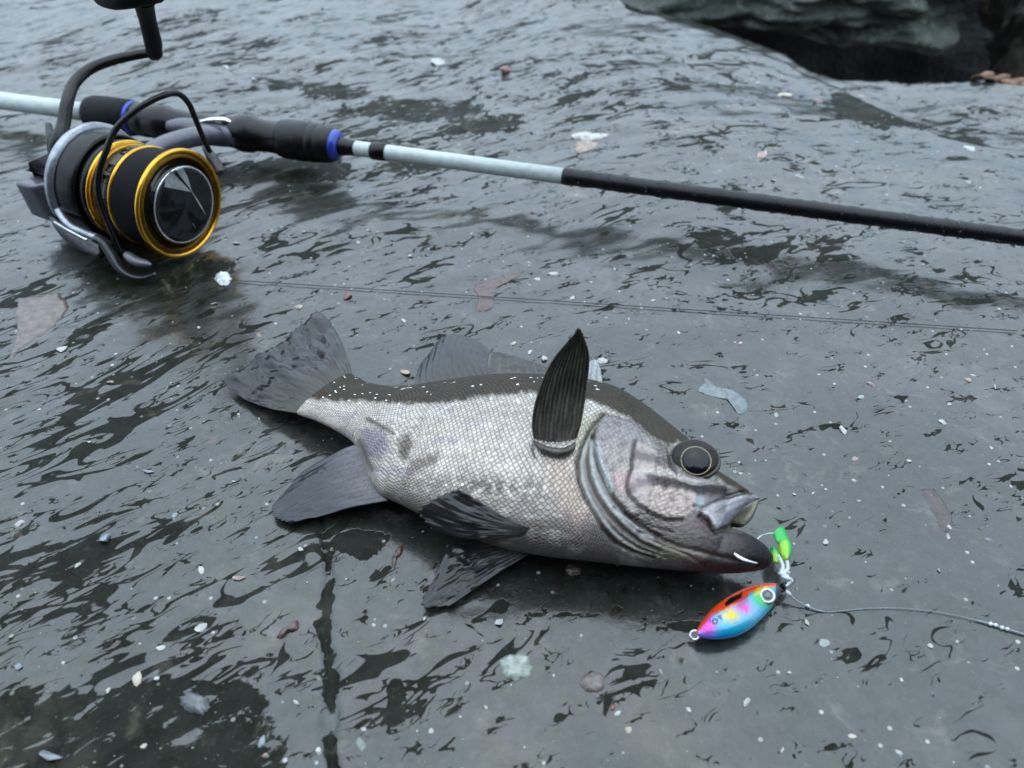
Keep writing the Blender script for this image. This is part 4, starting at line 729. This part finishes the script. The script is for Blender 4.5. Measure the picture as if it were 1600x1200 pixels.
def letter(ch, x, y, hgt, rot):
    cu = bpy.data.curves.new('lettering', 'FONT'); cu.body = ch; cu.size = hgt; cu.align_x = 'CENTER'; cu.align_y = 'CENTER'; cu.extrude = 0.00004
    to = bpy.data.objects.new('tmp', cu); COL.objects.link(to); m = bpy.data.meshes.new_from_object(to.evaluated_get(bpy.context.evaluated_depsgraph_get())); bpy.data.objects.remove(to)
    P = on_lure(x, y, 0.04); d2 = np.array([on_lure(x+7, y-3.4, 0.04)-P, on_lure(x-3, y-8, 0.04)-P]); ex = d2[0]/np.linalg.norm(d2[0]); ey = d2[1]-ex*(d2[1]@ex); ey /= np.linalg.norm(ey); ez = np.cross(ex, ey)
    Mx = np.stack([ex, ey, ez], 1); m.materials.append(M_INK)
    for v in m.vertices: v.co = Vector(P+Mx@np.array(v.co))
    o = bpy.data.objects.new('lettering', m); COL.objects.link(o); o.parent = lb
letter('O', 1117.5, 970.5, 0.0019, 0); letter('T', 1126.5, 965.5, 0.0019, 0); letter("'", 1111.5, 972, 0.0019, 0)

# ------------------------------------------------------------------ lines
def G(px_, py_, lift=0.0):
    P = U(px_, py_, 0.0)
    for _ in range(6): P = U(px_, py_, float(ground_z(P[0], P[1]))+lift)
    return P
M_BRAID = plain('dark_braid', (0.010, 0.012, 0.016), 0.5, bumpy=0.3, scale=5); M_NYLON = plain('clear_nylon', (0.22, 0.26, 0.29), 0.15, coat=0.8, bumpy=0.1)
xs = np.linspace(352, 1590, 60)
mesh_obj('braided_line', *tube([G(x, 437+(x-352)*0.0645, 0.0006) for x in xs], 0.14*MM, 6), M_BRAID, None, True, label='thin dark fishing line stretched straight across the wet rock', category='fishing line')
lead = empty('leader_line', (0, 0, 0), label='clear nylon leader running from the rainbow lure with a whitish knot', category='fishing line')
lpts = [(1231, 924, 2.6), (1240, 935, 1.6), (1258, 946, 0.7), (1284, 955, 0.3), (1310, 955, 0.3), (1350, 951, 0.3), (1400, 950, 0.4), (1450, 954, 0.4), (1490, 961, 0.4), (1525, 969, 0.4), (1560, 979, 0.4), (1600, 991, 0.4), (1680, 1015, 0.4)]
lw = cr(np.array([G(x, y, z*MM) for x, y, z in lpts]), 160)
mesh_obj('leader', *tube(lw, np.interp(np.linspace(0, 1, 160), [0, 0.25, 0.27, 0.74, 0.76, 1], [0.22, 0.20, 0.09, 0.09, 0.22, 0.22])*MM, 8), M_NYLON, lead)
mesh_obj('tie_knot', *tube(np.array([G(x, y, z*MM) for x, y, z in ((1228, 922, 3), (1232, 927, 2.6), (1236, 931, 2.2))]), np.array([1.5, 3.6, 2])/lpp*MM, 10), M_CLEAR, lead)
for x, y in ((1262, 947), (1548, 975), (1556, 977), (1566, 981), (1574, 983)): 
    c = G(x, y, 0.0004); mesh_obj('knot_wrap', *tube([c-n1*0.5*MM, c, c+n1*0.5*MM], np.array([0.25, 0.55, 0.25])*MM, 8), M_CLEAR, lead)

# ------------------------------------------------------------------ leaves, scraps, stones
def flake(name, outline, lift, th, colr, rough, label, cat, coat=0.6, seed=0, alpha=1.0, wrinkle=0.6, group=None):
    """flat irregular piece lying on the rock, outline in pixels"""
    O = cr(np.array(list(outline)+[outline[0]], float), 65)[:-1]; c = O.mean(0); rings = []; th_ = np.linspace(0, 2*np.pi, 64, endpoint=False)
    O = c+(O-c)*(1+0.16*fbm(2.6*np.cos(th_)+seed, 2.6*np.sin(th_), 3, seed+50))[:, None]
    nr = 9
    for k in range(nr):
        t = (k+1)/nr; rings.append(c+(O-c)*t)
    pts = np.vstack([c[None]]+rings); P0 = U(pts[:, 0], pts[:, 1], 0.0)
    for _ in range(4): P0 = U(pts[:, 0], pts[:, 1], ground_z(P0[:, 0], P0[:, 1])+lift*MM)
    rad = np.concatenate([[0]]+[np.full(64, (k+1)/nr) for k in range(nr)])
    h = th*MM*(1-rad**4)+wrinkle*MM*0.5*fbm(pts[:, 0]/14+seed, pts[:, 1]/9, 3, seed)*(0.3+0.7*rad)
    top = P0+np.array([0, 0, 1.0])*np.maximum(h, -lift*MM*0.5)[:, None]; bot = P0-np.array([0, 0, 1.0])*((0.25*th+lift+0.6)*MM)
    N = len(pts); F = []
    for b_, fl in ((0, 0), (N, 1)):
        for j in range(64):
            f = [b_, b_+1+j, b_+1+(j+1) % 64]; F.append(f if fl else f[::-1])
        for k in range(nr-1):
            for j in range(64):
                a0 = b_+1+k*64; f = [a0+j, a0+64+j, a0+64+(j+1) % 64, a0+(j+1) % 64]; F.append(f if fl else f[::-1])
    a0 = 1+(nr-1)*64
    for j in range(64): F.append([a0+j, a0+(j+1) % 64, N+a0+(j+1) % 64, N+a0+j])
    m = plain(name+'_surface', colr, rough, coat=coat, vary=0.4, bumpy=0.8, scale=1.5)
    pr = dict(label=label, category=cat)
    if group: pr['group'] = group
    o = mesh_obj(name, np.vstack([top, bot]), F, m, None, True, **pr)
    return o
flake('dead_leaf', [(741, 455), (748, 442), (770, 436), (790, 430), (815, 426), (800, 437), (780, 445), (772, 462), (768, 480), (752, 487), (742, 480), (746, 466)], 0.05, 0.2, (0.070, 0.034, 0.028), 0.4, 'reddish brown dead leaf lying under the dark fishing line', 'leaf', seed=2)
flake('film_scrap', [(1092, 612), (1097, 594), (1104, 592), (1116, 603), (1136, 606), (1152, 614), (1168, 626), (1166, 642), (1154, 648), (1150, 630), (1128, 622), (1108, 618)], 0.1, 0.25, (0.13, 0.155, 0.16), 0.35, 'pale translucent scrap curled on the rock above the fish eye', 'scrap', seed=4)
flake('pink_stone', [(30, 466), (58, 462), (92, 458), (101, 478), (96, 500), (78, 515), (60, 525), (38, 540), (16, 562), (22, 540), (28, 510), (26, 488)], 0.0, 0.5, (0.12, 0.088, 0.080), 0.5, 'large flat pinkish stone patch set in the slab below the reel', 'stone', seed=6, wrinkle=0.4)
flake('green_white_stone', [(781, 1034), (790, 1027), (804, 1022), (822, 1026), (832, 1042), (826, 1055), (806, 1064), (790, 1060), (784, 1046)], 0.0, 1.0, (0.30, 0.34, 0.30), 0.5, 'pale greenish white angular stone chip, the largest pale chip below the fish', 'stone', seed=8, wrinkle=0.5)
flake('shell_piece', [(334, 436), (340, 427), (352, 425), (361, 433), (358, 443), (346, 446)], 0.0, 1.2, (0.62, 0.66, 0.66), 0.35, 'white shell fragment at the end of the dark line by the reel', 'shell', seed=9)
flake('white_bark_piece', [(892, 212), (905, 206), (930, 208), (950, 210), (938, 217), (912, 219)], 0.1, 0.8, (0.46, 0.45, 0.41), 0.5, 'flat whitish sliver lying on the rock just behind the rod', 'stone', seed=10)
flake('tan_stone', [(896, 228), (906, 220), (926, 220), (934, 226), (918, 236), (902, 238)], 0.0, 0.8, (0.26, 0.19, 0.145), 0.5, 'tan stone beside the flat whitish sliver behind the rod', 'stone', seed=11)
flake('red_leaf_bit', [(432, 996), (440, 984), (452, 978), (462, 970), (468, 976), (462, 986), (448, 990), (440, 998)], 0.1, 0.9, (0.075, 0.035, 0.035), 0.4, 'dark red leaf fragment on the rock near the straight groove', 'leaf', seed=12)
flake('brown_leaf_bit', [(612, 880), (614, 868), (622, 856), (630, 850), (628, 864), (620, 874), (616, 890)], 0.1, 0.7, (0.085, 0.040, 0.025), 0.4, 'small rusty brown leaf shred below the pelvic fins', 'leaf', seed=13)
flake('brown_stone', [(884, 892), (888, 883), (900, 882), (908, 888), (904, 897), (892, 900)], 0.0, 1.0, (0.085, 0.055, 0.05), 0.5, 'small reddish brown stone in the dark reflection under the fish', 'stone', seed=14)
flake('rose_stone', [(1440, 770), (1456, 764), (1470, 778), (1484, 800), (1486, 822), (1472, 832), (1464, 812), (1452, 792)], 0.0, 0.05, (0.050, 0.033, 0.029), 0.5, 'faint rose coloured mineral patch in the bare rock by two white pebbles', 'stone', seed=15, wrinkle=0.3)
flake('lilac_stone', [(905, 1066), (915, 1052), (935, 1050), (944, 1062), (940, 1078), (920, 1082)], 0.0, 0.9, (0.13, 0.105, 0.095), 0.5, 'rounded mauve grey stone half sunk in the wet rock', 'stone', seed=16)
flake('grey_stone', [(280, 1090), (296, 1082), (318, 1088), (328, 1102), (318, 1116), (298, 1114), (284, 1104)], 0.0, 1.2, (0.11, 0.12, 0.125), 0.5, 'pale grey lump of stone at the edge of the dark wet patch', 'stone', seed=17)
for k, (x, y) in enumerate(((1535, 118), (1556, 122), (1580, 127), (1600, 130), (1622, 134))):
    P = U(x, y, -0.010); L = (1520, 1548, 1572, 1596, 1620)[k]
    P = U(np.array([x]), np.array([y]), ground_z(np.array([P[0]]), np.array([P[1]]))+0.004)[0]
    aa = np.linspace(0, 2*np.pi, 24, endpoint=False); rr = (7+2*np.cos(2*aa+k)+1.2*np.cos(5*aa+k))*MM*(0.8+0.3*((k*37) % 5)/5)
    Vt = np.stack([P[0]+rr*np.cos(aa), P[1]+0.5*rr*np.sin(aa), P[2]+0.0002+0.0015*np.sin(aa*2+k)+0.001*np.cos(aa)], -1); Vb = Vt-np.array([0, 0, 0.0009])
    Vv = np.vstack([Vt, Vb, P+[0, 0, 0.0016], P+[0, 0, 0.0007]]); Ff = [(48, j, (j+1) % 24) for j in range(24)]+[(49, 24+(j+1) % 24, 24+j) for j in range(24)]+[(j, 24+j, 24+(j+1) % 24, (j+1) % 24) for j in range(24)]
    mesh_obj('fallen_leaf', Vv, Ff, plain('orange_leaf', (0.20, 0.105, 0.062), 0.5, vary=0.6, bumpy=0.5, scale=0.6), None, True, label='orange fallen leaf on the ledge at the foot of the brown boulder', category='leaf', group='orange leaves by the brown boulder')
def stone_mesh(seed):
    bm = bmesh.new(); bmesh.ops.create_icosphere(bm, subdivisions=2, radius=1); r = random.Random(seed)
    ks = [(Vector((r.gauss(0, 1), r.gauss(0, 1), r.gauss(0, 1))).normalized(), r.uniform(0.35, 0.75)) for _ in range(11)]
    for v in bm.verts:
        for d, h in ks:
            e = v.co.dot(d)
            if e > h: v.co -= d*(e-h)
    m = bpy.data.meshes.new('stone'); bm.to_mesh(m); bm.free(); return m
SM = [stone_mesh(40+k) for k in range(6)]
SMAT = {'w': plain('white_pebble', (0.42, 0.42, 0.40), 0.45, coat=0.5, vary=0.2), 'p': plain('pink_pebble', (0.36, 0.25, 0.22), 0.45, coat=0.5, vary=0.3), 'b': plain('beige_pebble', (0.42, 0.37, 0.29), 0.45, coat=0.5, vary=0.25),
        'g': plain('green_grey_pebble', (0.27, 0.31, 0.29), 0.45, coat=0.6, vary=0.25), 'd': plain('blue_grey_pebble', (0.19, 0.22, 0.25), 0.4, coat=0.7, vary=0.25), 'r': plain('red_pebble', (0.16, 0.06, 0.05), 0.45, coat=0.5, vary=0.3)}
SLAB_MESH = {}
for k in SMAT:
    for i, m in enumerate(SM):
        c = m.copy(); c.name = 'stone'; c.materials.append(SMAT[k]); SLAB_MESH[k, i] = c
SLBL = {'w': ('white_pebble', 'small white pebble lying on the wet grey slab', 'white pebbles on the slab'), 'p': ('pink_pebble', 'small pinkish pebble bedded in the wet grey slab', 'pinkish pebbles on the slab'), 'b': ('beige_pebble', 'small beige pebble on the wet grey slab', 'beige pebbles on the slab'),
        'g': ('green_pebble', 'small pale green grey stone chip on the wet slab', 'green grey chips on the slab'), 'd': ('blue_grey_pebble', 'small glossy blue grey stone chip in the wet slab', 'blue grey chips on the slab'), 'r': ('red_pebble', 'small dull red stone fleck in the wet slab', 'red flecks on the slab')}
stones = '''w1213,649,5 w1319,673,8 w1475,661,7 p1513,594,7 w1521,586,4 w1555,605,4 w1483,632,4 p1335,716,5 w1336,751,4 w1483,824,5 w1482,839,6 w1290,846,6 g1342,783,4 g1346,622,5 p1361,601,7 p1157,537,5 d1542,843,6
w1262,974,7 g1287,1005,7 w1452,1009,5 w1409,1062,5 w1233,1051,4 w1309,1059,3 w1166,1099,7 b1331,1150,5 g1403,1176,5 w1222,1172,4 w1331,911,3 w1495,1003,4 d1468,892,6 w779,972,7 w965,1116,5 w1075,1108,5 r957,1105,7 b980,1140,7 w1032,1049,4
w674,1143,5 w585,977,3 w567,1139,6 w865,1056,4 w908,993,4 w663,966,3 w315,982,10 b212,1061,12 w30,817,9 d165,841,15 w120,884,6 p375,903,10 w315,891,6 w251,1014,6 w245,1059,5 d410,1160,11 p414,1180,7 w464,1098,7 w497,1172,5 b225,1167,5 d30,1040,8
w169,1079,6 g566,1164,11 d82,1182,16 w97,546,10 p333,475,5 w310,512,4 p173,597,6 w373,647,4 d233,737,9 d273,805,6 b802,538,5 w829,550,5 w851,561,10 w940,562,10 w982,498,3 p634,582,10 b467,481,7 p405,524,6 r542,464,10 w840,436,7 w862,428,7 w894,466,5 w632,501,5
b1224,149,13 w1184,130,4 w1346,151,8 p1276,160,11 p1189,243,11 w1517,232,9 g1250,276,7 w1208,282,5 w1512,284,7 w1307,302,3 w683,98,13 r790,109,14 w356,106,6 w396,124,5 w1180,720,3 w1155,722,3 w1157,740,3 w1240,772,4 w1270,771,3 w1290,765,3 g1110,603,4
w405,655,3 w365,752,3 w140,690,3 w60,640,4 w480,910,3 w540,905,3 w615,905,4 w470,858,4 w760,1105,3 w720,1120,3 w1120,1050,3 w1245,920,3 w1390,690,3 w1420,720,4 w1550,700,4 w1580,760,3 w1445,560,3 w1300,560,3 w1250,500,3 w1060,520,4 w1020,470,4 w960,420,4 w640,400,5 w700,390,4 w560,380,5 w370,380,6'''
LMK = [(1120, 640, 'by the fish head'), (1230, 870, 'by the green skirt of the lure'), (1140, 1000, 'by the rainbow lure'), (1400, 960, 'along the clear leader'), (1560, 985, 'by the leader knot'), (1100, 470, 'along the dark braided line'), (1500, 520, 'at the far end of the braided line'),
    (550, 450, 'between the reel and the fish tail'), (430, 600, 'by the tail fin'), (470, 770, 'by the anal fin'), (700, 960, 'by the pelvic fins'), (720, 545, 'by the dorsal fin'), (900, 520, 'by the upright pectoral fin'), (520, 1000, 'by the straight groove'), (800, 1060, 'by the pale greenish chip'),
    (930, 1080, 'by the mauve stone'), (200, 1120, 'on the dark wet patch'), (100, 900, 'among the dark streaks'), (60, 520, 'by the flat pinkish stone'), (200, 680, 'on the streaked rock below the reel'), (340, 440, 'by the white shell'), (1250, 350, 'just below the black blank'), (1250, 220, 'behind the black blank'), (1400, 150, 'by the slab edge'),
    (700, 300, 'below the pale blank'), (700, 100, 'behind the pale blank'), (350, 100, 'behind the reel'), (1470, 800, 'by the rose patch'), (1400, 620, 'on the smooth rock beyond the fish eye'), (1320, 760, 'in front of the fish mouth'), (1300, 1130, 'on the smooth rock beyond the lure'), (1550, 1120, 'on the smooth rock under the leader knot'), (790, 430, 'by the reddish leaf')]
ADJ = {'w': 'white pebble', 'p': 'pinkish pebble', 'b': 'beige pebble', 'g': 'green grey stone chip', 'd': 'glossy blue grey chip', 'r': 'dull red fleck'}
for k, t in enumerate(stones.split()):
    c = t[0]; x, y, r = map(float, t[1:].split(',')); P = G(x, y); s = r/ppm_at(P)*MM
    nm_, lb_, gr_ = SLBL[c]; o = bpy.data.objects.new(nm_, SLAB_MESH[c, k % 6]); COL.objects.link(o)
    o.location = P+np.array([0, 0, 0.05*s]); o.rotation_euler = (random.uniform(-.3, .3), random.uniform(-.3, .3), random.uniform(0, 6.28)); o.scale = (1.15*s*random.uniform(0.9, 1.5), 1.15*s*random.uniform(0.6, 1), s*random.uniform(0.35, 0.55))
    lm = min(LMK, key=lambda q: (q[0]-x)**2+(q[1]-y)**2)[2]; sz = 'tiny' if r < 4.5 else 'small' if r < 9 else 'large'
    o['label'] = f'{sz} {ADJ[c]} on the slab {lm}'; o['category'] = 'pebble'; o['group'] = f'{sz} {ADJ[c]}s {lm}'
# fine grit: too many and too small to count
bm = bmesh.new(); Mt = __import__('mathutils').Matrix
for k in range(420):
    x, y = random.uniform(-40, 1640), 1215*random.random()**0.75
    if y < 190 and x > 930: continue
    P = G(x, y); r = abs(random.gauss(0, 1.0))*0.7+0.5; s = r/ppm_at(P)*MM*0.8
    bmesh.ops.create_icosphere(bm, subdivisions=1, radius=s, matrix=Mt.Translation(Vector(P))@Mt.Rotation(random.uniform(0, 6), 4, 'Z')@Mt.Diagonal((random.uniform(0.8, 1.5), 0.9, 0.6, 1)))
gm = bpy.data.meshes.new('grit'); bm.to_mesh(gm); bm.free(); gm.materials.append(plain('pale_grit', (0.28, 0.29, 0.28), 0.5, vary=0.7, scale=0.4)); go = bpy.data.objects.new('grit', gm); COL.objects.link(go); go['kind'] = 'stuff'; go['label'] = 'pale grit scattered over the wet slab'
# bubbles at the end of the groove
fb = empty('foam_bubbles', (0, 0, 0), label='cluster of clear water bubbles at the foot of the straight groove', category='bubbles')
for x, y, r in ((522, 1136, 8), (533, 1130, 6), (530, 1143, 7), (520, 1148, 6), (512, 1142, 5), (527, 1152, 6), (538, 1140, 5)):
    P = G(x, y); mesh_obj('bubble', *dome(P, np.array([0, 0, 1.0]), r/ppm_at(P), r/ppm_at(P)*0.8, 24, 8, 0.2), M_WATER, fb)
